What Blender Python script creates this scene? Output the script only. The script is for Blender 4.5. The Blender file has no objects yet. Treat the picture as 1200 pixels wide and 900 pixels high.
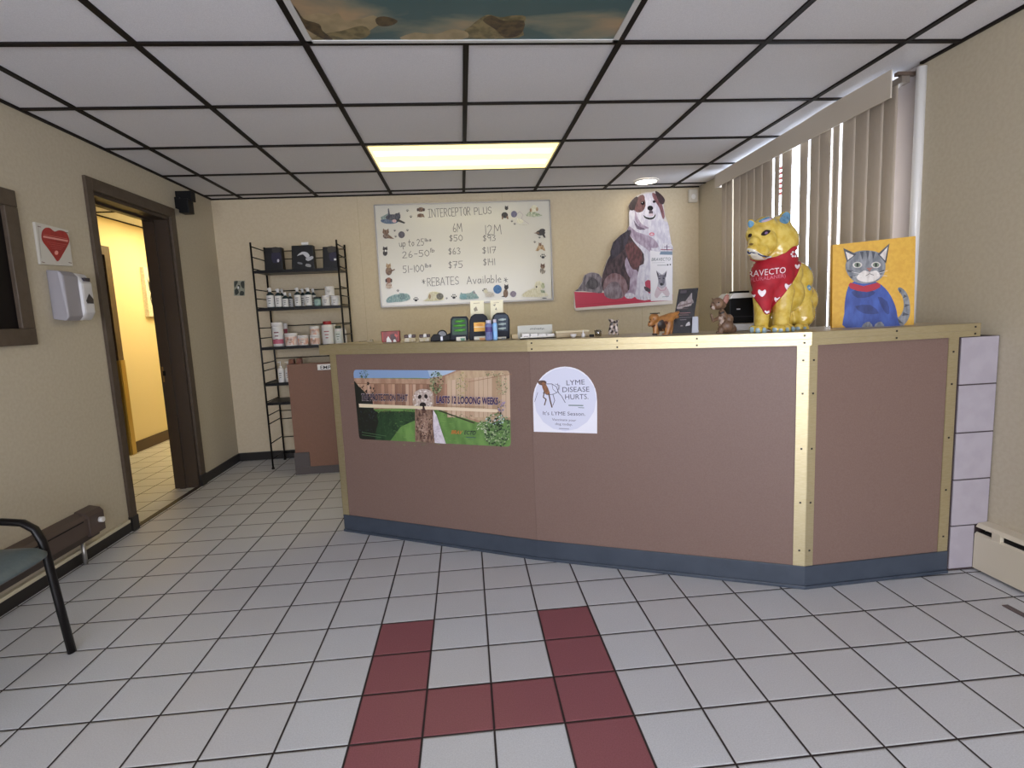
import bpy, bmesh, math, random
from mathutils import Vector, Matrix
from mathutils.bvhtree import BVHTree
random.seed(7)
SC = bpy.context.scene
COL = SC.collection
# ------------------------------------------------------------------ camera
F, CH = 642.379, 1.15455                       # focal length in pixels of the 1200 px frame, camera height
R = Matrix(((0.99489, 0.08414, 0.0558), (-0.09036, 0.98861, 0.12039), (-0.04503, -0.12482, 0.99116)))
O = Vector((0, 0, CH))
def ray(x, y): return R @ Vector(((x-600)/F, 1, -(y-450)/F))
def on(x, y, P, n):                            # point of the photograph on the plane through P with normal n
    d = ray(x, y); n = Vector(n)
    return O + d*((Vector(P)-O).dot(n)/d.dot(n))
def at(x, y, Y): return on(x, y, (0, Y, 0), (0, 1, 0))
def atz(x, y, z): return on(x, y, (0, 0, z), (0, 0, 1))
def atx(x, y, X): return on(x, y, (X, 0, 0), (1, 0, 0))
cam = bpy.data.objects.new('camera', bpy.data.cameras.new('camera')); COL.objects.link(cam)
right, fwd, up = R @ Vector((1,0,0)), R @ Vector((0,1,0)), R @ Vector((0,0,1))
M3 = Matrix((right, up, -fwd)).transposed()
cam.matrix_world = Matrix.Translation(O) @ M3.to_4x4()
cam.data.sensor_width = 36; cam.data.lens = 36*F/1200; cam.data.clip_start = .02
SC.camera = cam
# ------------------------------------------------------------------ materials
def lin(c):
    return tuple(((v/255)/12.92 if v/255 <= .04045 else ((v/255+.055)/1.055)**2.4) for v in c) + (1,)
MATS = {}
def mat(name, c, rough=.6, metal=0, c2=None, scale=20, bump=0, spec=.5, detail=3, stretch=None, coat=0, trans=0, bscale=None):
    if name in MATS: return MATS[name]
    m = bpy.data.materials.new(name); m.use_nodes = True; MATS[name] = m
    nt = m.node_tree; b = nt.nodes['Principled BSDF']
    b.inputs['Base Color'].default_value = lin(c); b.inputs['Roughness'].default_value = rough
    b.inputs['Metallic'].default_value = metal; b.inputs['Specular IOR Level'].default_value = spec
    b.inputs['Coat Weight'].default_value = coat; b.inputs['Transmission Weight'].default_value = trans
    if c2 or bump:
        g = nt.nodes.new('ShaderNodeNewGeometry'); mp = nt.nodes.new('ShaderNodeMapping')
        nt.links.new(g.outputs['Position'], mp.inputs[0])
        if stretch: mp.inputs['Scale'].default_value = stretch
        n = nt.nodes.new('ShaderNodeTexNoise'); n.inputs['Scale'].default_value = scale; n.inputs['Detail'].default_value = detail
        nt.links.new(mp.outputs[0], n.inputs['Vector'])
        if c2:
            r = nt.nodes.new('ShaderNodeValToRGB'); r.color_ramp.elements[0].position = .38; r.color_ramp.elements[1].position = .62
            r.color_ramp.elements[0].color = lin(c); r.color_ramp.elements[1].color = lin(c2)
            nt.links.new(n.outputs[0], r.inputs[0]); nt.links.new(r.outputs[0], b.inputs['Base Color'])
        if bump:
            if bscale:
                n = nt.nodes.new('ShaderNodeTexNoise'); n.inputs['Scale'].default_value = bscale
                nt.links.new(mp.outputs[0], n.inputs['Vector'])
            bp = nt.nodes.new('ShaderNodeBump'); bp.inputs['Strength'].default_value = bump; bp.inputs['Distance'].default_value = .002
            nt.links.new(n.outputs[0], bp.inputs['Height']); nt.links.new(bp.outputs[0], b.inputs['Normal'])
    return m
def emit(name, c, s):
    if name in MATS: return MATS[name]
    m = bpy.data.materials.new(name); m.use_nodes = True; nt = m.node_tree; MATS[name] = m
    b = nt.nodes['Principled BSDF']; b.inputs['Base Color'].default_value = lin(c)
    b.inputs['Emission Color'].default_value = lin(c); b.inputs['Emission Strength'].default_value = s
    return m
def glass(name, c, alpha=.15, rough=.03):
    if name in MATS: return MATS[name]
    m = bpy.data.materials.new(name); m.use_nodes = True; nt = m.node_tree; MATS[name] = m
    nt.nodes.remove(nt.nodes['Principled BSDF']); out = nt.nodes['Material Output']
    t = nt.nodes.new('ShaderNodeBsdfTransparent'); t.inputs[0].default_value = lin(c)
    g = nt.nodes.new('ShaderNodeBsdfGlossy'); g.inputs['Roughness'].default_value = rough
    mx = nt.nodes.new('ShaderNodeMixShader'); mx.inputs[0].default_value = alpha
    nt.links.new(t.outputs[0], mx.inputs[1]); nt.links.new(g.outputs[0], mx.inputs[2]); nt.links.new(mx.outputs[0], out.inputs[0])
    return m
def mathn(nt, op, a, b=None, clamp=False):
    n = nt.nodes.new('ShaderNodeMath'); n.operation = op; n.use_clamp = clamp
    for i, v in enumerate((a, b)):
        if v is None: continue
        if isinstance(v, (int, float)): n.inputs[i].default_value = v
        else: nt.links.new(v, n.inputs[i])
    return n.outputs[0]
def mixc(nt, f, a, b):
    n = nt.nodes.new('ShaderNodeMix'); n.data_type = 'RGBA'
    for sock, v in ((n.inputs[0], f), (n.inputs[6], a), (n.inputs[7], b)):
        if isinstance(v, (int, float, tuple)): sock.default_value = v
        else: nt.links.new(v, sock)
    return n.outputs[2]
def floor_material():
    m = bpy.data.materials.new('floor_tile'); m.use_nodes = True; nt = m.node_tree; b = nt.nodes['Principled BSDF']
    g = nt.nodes.new('ShaderNodeNewGeometry'); mp = nt.nodes.new('ShaderNodeMapping'); mp.vector_type = 'TEXTURE'
    mp.inputs['Location'].default_value = (-.3724, 2.01625, 0); mp.inputs['Rotation'].default_value = (0, 0, -.0058)
    mp.inputs['Scale'].default_value = (.2010, .2010, 1)
    nt.links.new(g.outputs['Position'], mp.inputs[0])
    s = nt.nodes.new('ShaderNodeSeparateXYZ'); nt.links.new(mp.outputs[0], s.inputs[0])
    ds, ids = [], []
    for ax in (0, 1):
        fr = mathn(nt, 'FRACT', s.outputs[ax]); ids.append(mathn(nt, 'FLOOR', s.outputs[ax]))
        ds.append(mathn(nt, 'SUBTRACT', .5, mathn(nt, 'ABSOLUTE', mathn(nt, 'SUBTRACT', fr, .5))))
    d = mathn(nt, 'MINIMUM', ds[0], ds[1])
    mr = nt.nodes.new('ShaderNodeMapRange'); nt.links.new(d, mr.inputs[0])
    mr.inputs[1].default_value = .011; mr.inputs[2].default_value = .020
    tile = mr.outputs[0]
    # red letter set into the floor: rows run towards the camera
    i, j = ids
    def band(v, lo, hi): return mathn(nt, 'MULTIPLY', mathn(nt, 'GREATER_THAN', v, lo-.5), mathn(nt, 'LESS_THAN', v, hi+.5))
    rows = band(j, -5, -1)
    cols = mathn(nt, 'ADD', band(i, 0, 0), band(i, 3, 3))
    red = mathn(nt, 'ADD', mathn(nt, 'MULTIPLY', rows, cols), mathn(nt, 'MULTIPLY', band(j, -3, -3), band(i, 1, 2)), True)
    cb = nt.nodes.new('ShaderNodeCombineXYZ'); nt.links.new(i, cb.inputs[0]); nt.links.new(j, cb.inputs[1])
    wn = nt.nodes.new('ShaderNodeTexWhiteNoise'); nt.links.new(cb.outputs[0], wn.inputs['Vector'])
    n = nt.nodes.new('ShaderNodeTexNoise'); n.inputs['Scale'].default_value = 260; nt.links.new(g.outputs['Position'], n.inputs['Vector'])
    n2 = nt.nodes.new('ShaderNodeTexNoise'); n2.inputs['Scale'].default_value = 3; nt.links.new(g.outputs['Position'], n2.inputs['Vector'])
    base = mixc(nt, n.outputs[0], lin((176, 179, 183)), lin((221, 224, 228)))
    base = mixc(nt, mathn(nt, 'MULTIPLY', wn.outputs[0], .22), base, lin((190, 180, 172)))
    base = mixc(nt, mathn(nt, 'MULTIPLY', n2.outputs[0], .25), base, lin((176, 170, 170)))
    rd = mixc(nt, n.outputs[0], lin((122, 66, 72)), lin((152, 96, 102)))
    c = mixc(nt, red, base, rd); c = mixc(nt, tile, lin((38, 28, 26)), c)
    nt.links.new(c, b.inputs['Base Color'])
    nt.links.new(mathn(nt, 'ADD', mathn(nt, 'MULTIPLY', tile, -.38), .85), b.inputs['Roughness'])
    b.inputs['Specular IOR Level'].default_value = .45
    mr2 = nt.nodes.new('ShaderNodeMapRange'); nt.links.new(d, mr2.inputs[0]); mr2.inputs[1].default_value = .008; mr2.inputs[2].default_value = .035
    h = mathn(nt, 'ADD', mr2.outputs[0], mathn(nt, 'MULTIPLY', n.outputs[0], .04))
    bp = nt.nodes.new('ShaderNodeBump'); bp.inputs['Strength'].default_value = .7; bp.inputs['Distance'].default_value = .003
    nt.links.new(h, bp.inputs['Height']); nt.links.new(bp.outputs[0], b.inputs['Normal'])
    return m
def cloud_material():
    m = bpy.data.materials.new('printed_sky'); m.use_nodes = True; nt = m.node_tree; b = nt.nodes['Principled BSDF']
    g = nt.nodes.new('ShaderNodeNewGeometry'); mp = nt.nodes.new('ShaderNodeMapping'); mp.inputs['Location'].default_value = (.3, .85, 0)
    mp.inputs['Scale'].default_value = (1, 2.0, 1); nt.links.new(g.outputs['Position'], mp.inputs[0])
    n = nt.nodes.new('ShaderNodeTexNoise'); n.inputs['Scale'].default_value = 2.6; n.inputs['Detail'].default_value = 7; n.inputs['Distortion'].default_value = .35
    nt.links.new(mp.outputs[0], n.inputs['Vector'])
    r = nt.nodes.new('ShaderNodeValToRGB'); e = r.color_ramp.elements
    e[0].position = .44; e[0].color = lin((62, 92, 96)); e[1].position = .72; e[1].color = lin((178, 150, 116))
    x = e.new(.56); x.color = lin((122, 126, 112))
    nt.links.new(n.outputs[0], r.inputs[0]); nt.links.new(r.outputs[0], b.inputs['Base Color']); b.inputs['Roughness'].default_value = .35
    return m
FLOOR = floor_material()
WALL = mat('wall_paint', (188, 177, 155), .75, c2=(193, 183, 161), scale=60, bump=.25, spec=.3)
WALLB = mat('back_wall_panel', (203, 187, 158), .7, c2=(207, 192, 164), scale=60, bump=.2, spec=.3)
HALLW = mat('hall_wall_paint', (222, 208, 168), .75, spec=.3)
TILEC = mat('ceiling_tile', (216, 215, 219), .9, c2=(226, 225, 229), scale=350, bump=.5, spec=.2)
TBAR = mat('ceiling_bar', (24, 18, 16), .6, spec=.2)
BROWN = mat('brown_painted_wood', (78, 66, 54), .45, c2=(84, 72, 60), scale=30, spec=.35)
COVE = mat('black_rubber_base', (34, 30, 28), .4)
SLATE = mat('slate_rubber_base', (54, 62, 74), .4, c2=(60, 68, 80), scale=12, spec=.5)
LAM = mat('mauve_brown_laminate', (115, 92, 83), .5, c2=(120, 98, 89), scale=180, spec=.4)
BRASS = mat('brushed_brass', (188, 174, 136), .42, .8, c2=(196, 183, 148), scale=40, stretch=(1,1,12))
SCREW = mat('dark_screw', (40, 34, 26), .5)
WHITE = mat('white_plastic', (226, 224, 222), .35)
CREAM = mat('cream_enamel', (214, 204, 182), .4)
BLACK = mat('black_plastic', (14, 14, 16), .5, spec=.22)
BLACKM = mat('black_metal', (14, 11, 11), .4, spec=.3)
PAPER = mat('white_paper', (232, 230, 226), .6)
# ------------------------------------------------------------------ mesh helpers
def bmv(bm, verts, faces, mi=0):
    vs = [bm.verts.new(v) for v in verts]; out = []
    for f in faces:
        try: x = bm.faces.new([vs[i] for i in f]); x.material_index = mi; out.append(x)
        except ValueError: pass
    return out
def box(bm, x0, x1, y0, y1, z0, z1, mi=0):
    v = [(x0,y0,z0),(x1,y0,z0),(x1,y1,z0),(x0,y1,z0),(x0,y0,z1),(x1,y0,z1),(x1,y1,z1),(x0,y1,z1)]
    return bmv(bm, v, [(0,3,2,1),(4,5,6,7),(0,1,5,4),(1,2,6,5),(2,3,7,6),(3,0,4,7)], mi)
def prism(bm, pts, z0, z1, mi=0):              # plan polygon raised from z0 to z1
    n = len(pts); v = [(p[0],p[1],z0) for p in pts]+[(p[0],p[1],z1) for p in pts]
    f = [tuple(range(n))[::-1], tuple(range(n,2*n))]+[(i,(i+1)%n,n+(i+1)%n,n+i) for i in range(n)]
    return bmv(bm, v, f, mi)
def extrude(bm, pts, vec, mi=0):               # 3-D polygon pushed along vec
    n = len(pts); vec = Vector(vec); a = [Vector(p) for p in pts]
    v = a+[p+vec for p in a]
    return bmv(bm, v, [tuple(range(n))[::-1], tuple(range(n,2*n))]+[(i,(i+1)%n,n+(i+1)%n,n+i) for i in range(n)], mi)
def tube(bm, pts, r, seg=8, mi=0, flat=None):
    pts = [Vector(p) for p in pts]; rings = []
    prev = None
    for i, p in enumerate(pts):
        t = (pts[min(i+1,len(pts)-1)]-pts[max(i-1,0)]).normalized()
        if prev is None:
            a = Vector((0,0,1)) if abs(t.z) < .9 else Vector((0,1,0))
            u = t.cross(a).normalized()
        else: u = (prev-t*prev.dot(t)).normalized()
        prev = u; w = t.cross(u)
        rr = r[i] if isinstance(r, (list,tuple)) else r
        k = flat if flat else 1
        rings.append([bm.verts.new(p+(u*math.cos(2*math.pi*j/seg)*k+w*math.sin(2*math.pi*j/seg))*rr) for j in range(seg)])
    for a, b in zip(rings, rings[1:]):
        for j in range(seg):
            f = bm.faces.new((a[j],a[(j+1)%seg],b[(j+1)%seg],b[j])); f.material_index = mi; f.smooth = True
    for rg in (rings[0][::-1], rings[-1]):
        f = bm.faces.new(rg); f.material_index = mi
def lathe(bm, prof, c=(0,0,0), seg=20, mi=0, sx=1, sy=1):   # prof: (radius, z) ; optional third value is the material
    rings = []
    for p in prof:
        rings.append([bm.verts.new((c[0]+p[0]*sx*math.cos(2*math.pi*j/seg), c[1]+p[0]*sy*math.sin(2*math.pi*j/seg), c[2]+p[1])) for j in range(seg)])
    for k, (a, b) in enumerate(zip(rings, rings[1:])):
        for j in range(seg):
            f = bm.faces.new((a[j],a[(j+1)%seg],b[(j+1)%seg],b[j])); f.material_index = prof[k+1][2] if len(prof[k+1]) > 2 else mi; f.smooth = True
    for rg, p in ((rings[0][::-1], prof[0]), (rings[-1], prof[-1])):
        f = bm.faces.new(rg); f.material_index = p[2] if len(p) > 2 else mi
def ball(bm, c, r, sub=2, sc=(1,1,1), mi=0, rot=None):
    m = Matrix.Translation(c) @ (rot.to_4x4() if rot else Matrix.Identity(4)) @ Matrix.Diagonal((r*sc[0], r*sc[1], r*sc[2], 1))
    g = bmesh.ops.create_icosphere(bm, subdivisions=sub, radius=1, matrix=m)
    for v in g['verts']:
        for f in v.link_faces: f.material_index = mi; f.smooth = True
def wloc(p):
    v = Vector((0,0,0))
    while p is not None: v += p.location; p = p.parent
    return v
def obj(name, bm, mats, parent=None, bevel=0, local=False):
    bmesh.ops.recalc_face_normals(bm, faces=bm.faces[:])
    if bevel:
        bmesh.ops.bevel(bm, geom=[e for e in bm.edges if e.calc_face_angle(0) > .6], offset=bevel, segments=2, affect='EDGES', profile=.6, clamp_overlap=True)
    me = bpy.data.meshes.new(name)
    if parent is not None and not local: bmesh.ops.translate(bm, verts=bm.verts[:], vec=-wloc(parent))
    bm.to_mesh(me); bm.free()
    for m in (mats if isinstance(mats, (list,tuple)) else [mats]): me.materials.append(m)
    o = bpy.data.objects.new(name, me); COL.objects.link(o); o.parent = parent
    return o
def boxes(name, lst, m, parent=None, bevel=0):
    bm = bmesh.new()
    for b in lst: box(bm, *b)
    return obj(name, bm, m, parent, bevel)
def tag(o, label, cat, group=None):
    o['label'] = label; o['category'] = cat
    if group: o['group'] = group
    return o
def thing(name, label, cat, loc, group=None):
    o = bpy.data.objects.new(name, None); COL.objects.link(o); o.location = loc; o.empty_display_size = .05
    return tag(o, label, cat, group)
def struct(name, bm, m, parent=None, bevel=0):
    o = obj(name, bm, m, parent, bevel)
    if parent is None: o['kind'] = 'structure'
    return o
def sbox(name, lst, m, parent=None, bevel=0):
    bm = bmesh.new()
    for b in lst: box(bm, *b)
    return struct(name, bm, m, parent, bevel)
def copy_tree(src, loc, label, group=None):
    r = src.copy(); COL.objects.link(r); r.location = loc; r['label'] = label
    if group: r['group'] = group
    for ch in [c for c in src.children]:
        c = ch.copy(); COL.objects.link(c); c.parent = r
        for g in ch.children:
            d = g.copy(); COL.objects.link(d); d.parent = c
    return r
def smooth_pts(pts, k=4):
    n = len(pts); out = []
    for i in range(n):
        p0, p1, p2, p3 = [Vector((*pts[(i+j-1)%n], 0)) for j in range(4)]
        for s in range(k):
            t = s/k
            q = .5*((2*p1)+(p2-p0)*t+(2*p0-5*p1+4*p2-p3)*t*t+(3*p1-p0-3*p2+p3)*t**3)
            out.append((q.x, q.y))
    return out
# ---------------- flat printed or hand-drawn things: layered ink on their own real plane
GL = {'I':[[(0,1),(.5,1)],[(.25,1),(.25,0)],[(0,0),(.5,0)]],'N':[[(0,0),(0,1),(.6,0),(.6,1)]],'T':[[(0,1),(.6,1)],[(.3,1),(.3,0)]],
'E':[[(.5,1),(0,1),(0,0),(.5,0)],[(0,.5),(.4,.5)]],'R':[[(0,0),(0,1),(.4,.95),(.45,.7),(.3,.5),(0,.5)],[(.2,.5),(.5,0)]],
'C':[[(.5,.85),(.3,1),(.05,.75),(.05,.25),(.3,0),(.5,.15)]],'P':[[(0,0),(0,1),(.4,1),(.5,.75),(.35,.5),(0,.5)]],
'O':[[(.3,1),(.05,.75),(.05,.25),(.3,0),(.5,.25),(.5,.75),(.3,1)]],'L':[[(0,1),(0,0),(.5,0)]],'U':[[(0,1),(0,.2),(.25,0),(.5,.2),(.5,1)]],
'S':[[(.5,.85),(.3,1),(.05,.8),(.1,.55),(.45,.4),(.45,.1),(.2,0),(0,.15)]],'M':[[(0,0),(.08,1),(.35,.35),(.62,1),(.7,0)]],
'B':[[(0,0),(0,1),(.35,.95),(.4,.7),(.1,.52),(.45,.4),(.45,.1),(0,0)]],'A':[[(0,0),(.3,1),(.6,0)],[(.12,.38),(.48,.38)]],
'0':[[(.25,1),(.02,.7),(.02,.3),(.25,0),(.48,.3),(.48,.7),(.25,1)]],'1':[[(.1,1),(.1,0)]],
'2':[[(.02,.8),(.2,1),(.42,.85),(.4,.6),(0,0),(.5,0)]],'3':[[(.02,.9),(.25,1),(.42,.8),(.2,.55),(.45,.35),(.35,.05),(0,.05)]],
'4':[[(.02,1),(0,.5),(.45,.5)],[(.42,1),(.42,0)]],'5':[[(.5,1),(.08,1),(.05,.6),(.35,.6),(.48,.3),(.3,0),(0,.08)]],
'6':[[(.3,1),(.05,.5),(.05,.1),(.3,0),(.45,.25),(.3,.48),(.05,.35)]],'7':[[(0,1),(.5,1),(.2,0)],[(.1,.5),(.45,.5)]],
'9':[[(.45,.6),(.2,.5),(.02,.75),(.2,1),(.45,.9),(.4,0)]],'$':[[(.42,.85),(.2,.95),(.05,.75),(.4,.4),(.3,.1),(.02,.15)],[(.25,1.08),(.2,-.05)]],
'-':[[(.05,.5),(.4,.5)]],'*':[[(.05,.4),(.55,.6)],[(.1,.85),(.45,.15)],[(.35,.9),(.25,.1)]],
'u':[[(0,.6),(.05,.1),(.25,0),(.4,.15),(.42,.6)],[(.42,.6),(.45,0)]],'p':[[(0,.6),(0,-.4)],[(0,.5),(.3,.6),(.4,.3),(.25,0),(0,.1)]],
't':[[(.2,1),(.15,.1),(.35,0)],[(0,.65),(.4,.65)]],'o':[[(.2,.6),(0,.35),(.15,0),(.38,.2),(.35,.5),(.2,.6)]],
'l':[[(.1,1.05),(.08,0)]],'b':[[(.02,1.05),(.02,0),(.3,.05),(.38,.35),(.2,.55),(.02,.4)]],'s':[[(.35,.5),(.15,.6),(.05,.42),(.33,.2),(.2,0),(0,.08)]],
'v':[[(0,.6),(.2,0),(.4,.6)]],'a':[[(.38,.55),(.12,.6),(0,.25),(.15,0),(.38,.3),(.4,.6),(.42,.0)]],'i':[[(.08,.6),(.08,0)],[(.08,.8),(.08,.84)]],
'e':[[(.02,.32),(.4,.35),(.25,.6),(.03,.4),(.1,.05),(.42,.05)]],' ':[]}
def gw(ch): return .35 if ch == ' ' else max([x for s in GL[ch] for x, _ in s])+.16
class Art:
    def __init__(s, P, n, step=.00008, lift=.0006):
        s.bm = bmesh.new(); s.P = Vector(P); s.n = Vector(n).normalized(); s.mats = []; s.d = lift; s.step = step; s.tf = lambda x, y: (x, y)
    def mi(s, m):
        if m not in s.mats: s.mats.append(m)
        return s.mats.index(m)
    def w(s, p):
        x, y = s.tf(*p); return on(x, y, s.P, s.n)+s.n*s.d
    clip = None
    def poly(s, pts, m, smooth=0):
        if smooth: pts = smooth_pts(pts, smooth)
        if s.clip:
            C_ = s.clip
            for i in range(len(C_)):
                a_, b_ = C_[i], C_[(i+1) % len(C_)]; out = []
                ins = lambda p: (b_[0]-a_[0])*(p[1]-a_[1])-(b_[1]-a_[1])*(p[0]-a_[0]) >= 0
                for j in range(len(pts)):
                    p, q = pts[j-1], pts[j]
                    if ins(p) != ins(q):
                        d1_ = (b_[0]-a_[0])*(p[1]-a_[1])-(b_[1]-a_[1])*(p[0]-a_[0]); d2_ = (b_[0]-a_[0])*(q[1]-a_[1])-(b_[1]-a_[1])*(q[0]-a_[0]); t_ = d1_/(d1_-d2_)
                        out.append((p[0]+(q[0]-p[0])*t_, p[1]+(q[1]-p[1])*t_))
                    if ins(q): out.append(q)
                pts = []
                for p in out:
                    if not pts or math.hypot(p[0]-pts[-1][0], p[1]-pts[-1][1]) > 1e-4: pts.append(p)
                if len(pts) > 1 and math.hypot(pts[0][0]-pts[-1][0], pts[0][1]-pts[-1][1]) < 1e-4: pts.pop()
                if len(pts) < 3: return
        vs = [s.bm.verts.new(s.w(p)) for p in pts]
        es = [s.bm.edges.new((vs[i], vs[(i+1)%len(vs)])) for i in range(len(vs))]
        g = bmesh.ops.triangle_fill(s.bm, use_beauty=True, edges=es)
        for f in [x for x in g['geom'] if isinstance(x, bmesh.types.BMFace)]: f.material_index = s.mi(m)
        s.d += s.step
    def ell(s, cx, cy, rx, ry, m, rot=0):
        c, q = math.cos(rot), math.sin(rot)
        s.poly([(cx+rx*math.cos(a)*c-ry*math.sin(a)*q, cy+rx*math.cos(a)*q+ry*math.sin(a)*c) for a in [2*math.pi*i/16 for i in range(16)]], m)
    def leaves(s, cx, cy, rx, ry, n, ms, r0=.5, r1=1.3, seed=1):
        q = random.Random(seed)
        for _ in range(n):
            t, k = q.random()*6.283, math.sqrt(q.random()); x, y = cx+rx*k*math.cos(t), cy+ry*k*math.sin(t); l, w_, an = q.uniform(r0, r1), q.uniform(.35, .6), q.random()*3.14
            s.poly([(x+l*math.cos(an), y+l*math.sin(an)), (x-l*w_*math.sin(an), y+l*w_*math.cos(an)), (x-l*math.cos(an), y-l*math.sin(an)), (x+l*w_*math.sin(an), y-l*w_*math.cos(an))], q.choice(ms))
    def line(s, pts, w, m, step=True):
        for a, b in zip(pts, pts[1:]):
            dx, dy = b[0]-a[0], b[1]-a[1]; L = math.hypot(dx, dy) or 1; nx, ny = -dy/L*w/2, dx/L*w/2; ex, ey = dx/L*w*.3, dy/L*w*.3
            v = [s.bm.verts.new(s.w(p)) for p in ((a[0]+nx-ex,a[1]+ny-ey),(a[0]-nx-ex,a[1]-ny-ey),(b[0]-nx+ex,b[1]-ny+ey),(b[0]+nx+ex,b[1]+ny+ey))]
            f = s.bm.faces.new(v); f.material_index = s.mi(m); s.d += s.step*.2
    def hand(s, txt, x0, y0, x1, y1, h, w, m):   # handwriting on the baseline (x0,y0)-(x1,y1)
        tot = sum(gw(c) for c in txt); L = math.hypot(x1-x0, y1-y0); ux, uy = (x1-x0)/L, (y1-y0)/L; k = L/tot; cur = 0
        for ch in txt:
            for st in GL[ch]:
                s.line([(x0+ux*(cur+a+.08)*k+uy*b*h, y0+uy*(cur+a+.08)*k-ux*b*h) for a, b in st], w, m)
            cur += gw(ch)
    def type(s, txt, x0, y0, x1, y1, h, m, shear=0, bold=.006):    # printed letters, baseline (x0,y0)-(x1,y1), cap height h
        cu = bpy.data.curves.new('t', 'FONT'); cu.body = txt; cu.resolution_u = 3; cu.shear = shear; cu.offset = bold
        o = bpy.data.objects.new('t', cu); COL.objects.link(o)
        bpy.context.view_layer.update()
        me = bpy.data.meshes.new_from_object(o.evaluated_get(bpy.context.evaluated_depsgraph_get()))
        xs = [v.co.x for v in me.vertices]; ax, bx = min(xs), max(xs); H = .729*1.0
        L = math.hypot(x1-x0, y1-y0); ux, uy = (x1-x0)/L, (y1-y0)/L
        vs = []
        for v in me.vertices:
            a = (v.co.x-ax)/(bx-ax)*L; b = v.co.y/H*h
            vs.append(s.bm.verts.new(s.w((x0+ux*a+uy*b, y0+uy*a-ux*b))))
        k = s.mi(m)
        for p in me.polygons:
            try: s.bm.faces.new([vs[i] for i in p.vertices]).material_index = k
            except ValueError: pass
        s.d += s.step
        COL.objects.unlink(o); bpy.data.objects.remove(o); bpy.data.curves.remove(cu); bpy.data.meshes.remove(me)
    def done(s, name, parent):
        for f in s.bm.faces:
            f.normal_update()
        me = bpy.data.meshes.new(name); bmesh.ops.translate(s.bm, verts=s.bm.verts[:], vec=-wloc(parent)); s.bm.to_mesh(me); s.bm.free()
        for m in s.mats: me.materials.append(m)
        o = bpy.data.objects.new(name, me); COL.objects.link(o); o.parent = parent; return o
def ink(c, rough=.5): return mat('ink_%02x%02x%02x_%d' % (*c, int(rough*10)), c, rough)
def fur(c, c2, scale=120): return mat('print_%02x%02x%02x_%02x%02x%02x_%d' % (*c, *c2, scale), c, .45, c2=c2, scale=scale, stretch=(1,1,.4))
CLAMP = ('box', 'shell', 'card', 'clear_insert', 'base')
def slab(name, pts, P, n, th, m, parent, bevel=0, smooth=0, off=0, zmin=1.0403):   # sheet of real thickness traced on its plane, front on the plane
    n = Vector(n).normalized(); bm = bmesh.new()
    if smooth: pts = smooth_pts(pts, smooth)
    w = [on(x, y, P, n)+n*off for x, y in pts]
    if Vector(P).y < 3 and Vector(P).z > 1.03 or name in CLAMP:
        for q in w: q.z = max(q.z, zmin)
    front = [bm.verts.new(p) for p in w]; back = [bm.verts.new(p-n*th) for p in w]; N = len(w)
    for ring in (front, back):
        es = [bm.edges.new((ring[i], ring[(i+1)%N])) for i in range(N)]
        bmesh.ops.triangle_fill(bm, use_beauty=True, edges=es)
    for i in range(N): bm.faces.new((front[i], front[(i+1)%N], back[(i+1)%N], back[i]))
    return obj(name, bm, m, parent, bevel)
# ---------------- organic shapes: balls and tapered limbs fused into one skin
def fused(name, parts, voxel, m, parent, smooth=6, zmin=1.0403):
    bm = bmesh.new()
    for p in parts:
        if len(p) == 2 or (len(p) == 3 and isinstance(p[2], tuple)): ball(bm, p[0], p[1], 3, p[2] if len(p) == 3 else (1,1,1))
        else:
            a, ra, b, rb = p; a, b = Vector(a), Vector(b); n = max(2, int((a-b).length/(min(ra, rb)*.35)))
            for i in range(n+1): t = i/n; ball(bm, a.lerp(b, t), ra*(1-t)+rb*t, 2)
    me = bpy.data.meshes.new('f'); bm.to_mesh(me); bm.free()
    o = bpy.data.objects.new('f', me); COL.objects.link(o)
    md = o.modifiers.new('r', 'REMESH'); md.mode = 'VOXEL'; md.voxel_size = voxel
    md = o.modifiers.new('s', 'SMOOTH'); md.iterations = smooth; md.factor = .5
    bpy.context.view_layer.update()
    m2 = bpy.data.meshes.new_from_object(o.evaluated_get(bpy.context.evaluated_depsgraph_get()))
    bpy.data.objects.remove(o); bpy.data.meshes.remove(me)
    for v in m2.vertices: v.co.z = max(v.co.z, zmin)
    for p in m2.polygons: p.use_smooth = True
    bm = bmesh.new(); bm.from_mesh(m2); bpy.data.meshes.remove(m2)
    tree = BVHTree.FromBMesh(bm)
    return obj(name, bm, m, parent), tree
def cast(tree, x, y, off=.001):
    d = ray(x, y).normalized(); h = tree.ray_cast(O, d)
    if h[0] is None: return None
    n = -h[1] if h[1].dot(d) > 0 else h[1]
    return h[0]+n*off, n
def painted(name, shapes, tree, mats, parent, off=.0012, ks=(0, .35, .7, 1), sub=3):     # glaze or print that follows a modelled surface
    bm = bmesh.new()
    for pts, mi in shapes:
        q = smooth_pts(pts, sub) if len(pts) > 3 else pts
        cx, cy = sum(p[0] for p in q)/len(q), sum(p[1] for p in q)/len(q); rings = []
        for k in ks:
            rg = []
            for x, y in (q if k else [(cx, cy)]):
                h = cast(tree, cx+(x-cx)*k, cy+(y-cy)*k, off)
                rg.append(bm.verts.new(h[0]) if h else None)
            rings.append(rg)
        n = len(q)
        for i in range(n):
            j = (i+1) % n
            tris = [(rings[0][0], rings[1][i], rings[1][j])]+[(a[i], b[i], b[j], a[j]) for a, b in zip(rings[1:], rings[2:])]
            for t in tris:
                if all(t) and max((a.co-b.co).length for a in t for b in t) < .12:
                    f = bm.faces.new(t); f.material_index = mi; f.smooth = True
        off += .00015
    return obj(name, bm, mats, parent)
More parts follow.
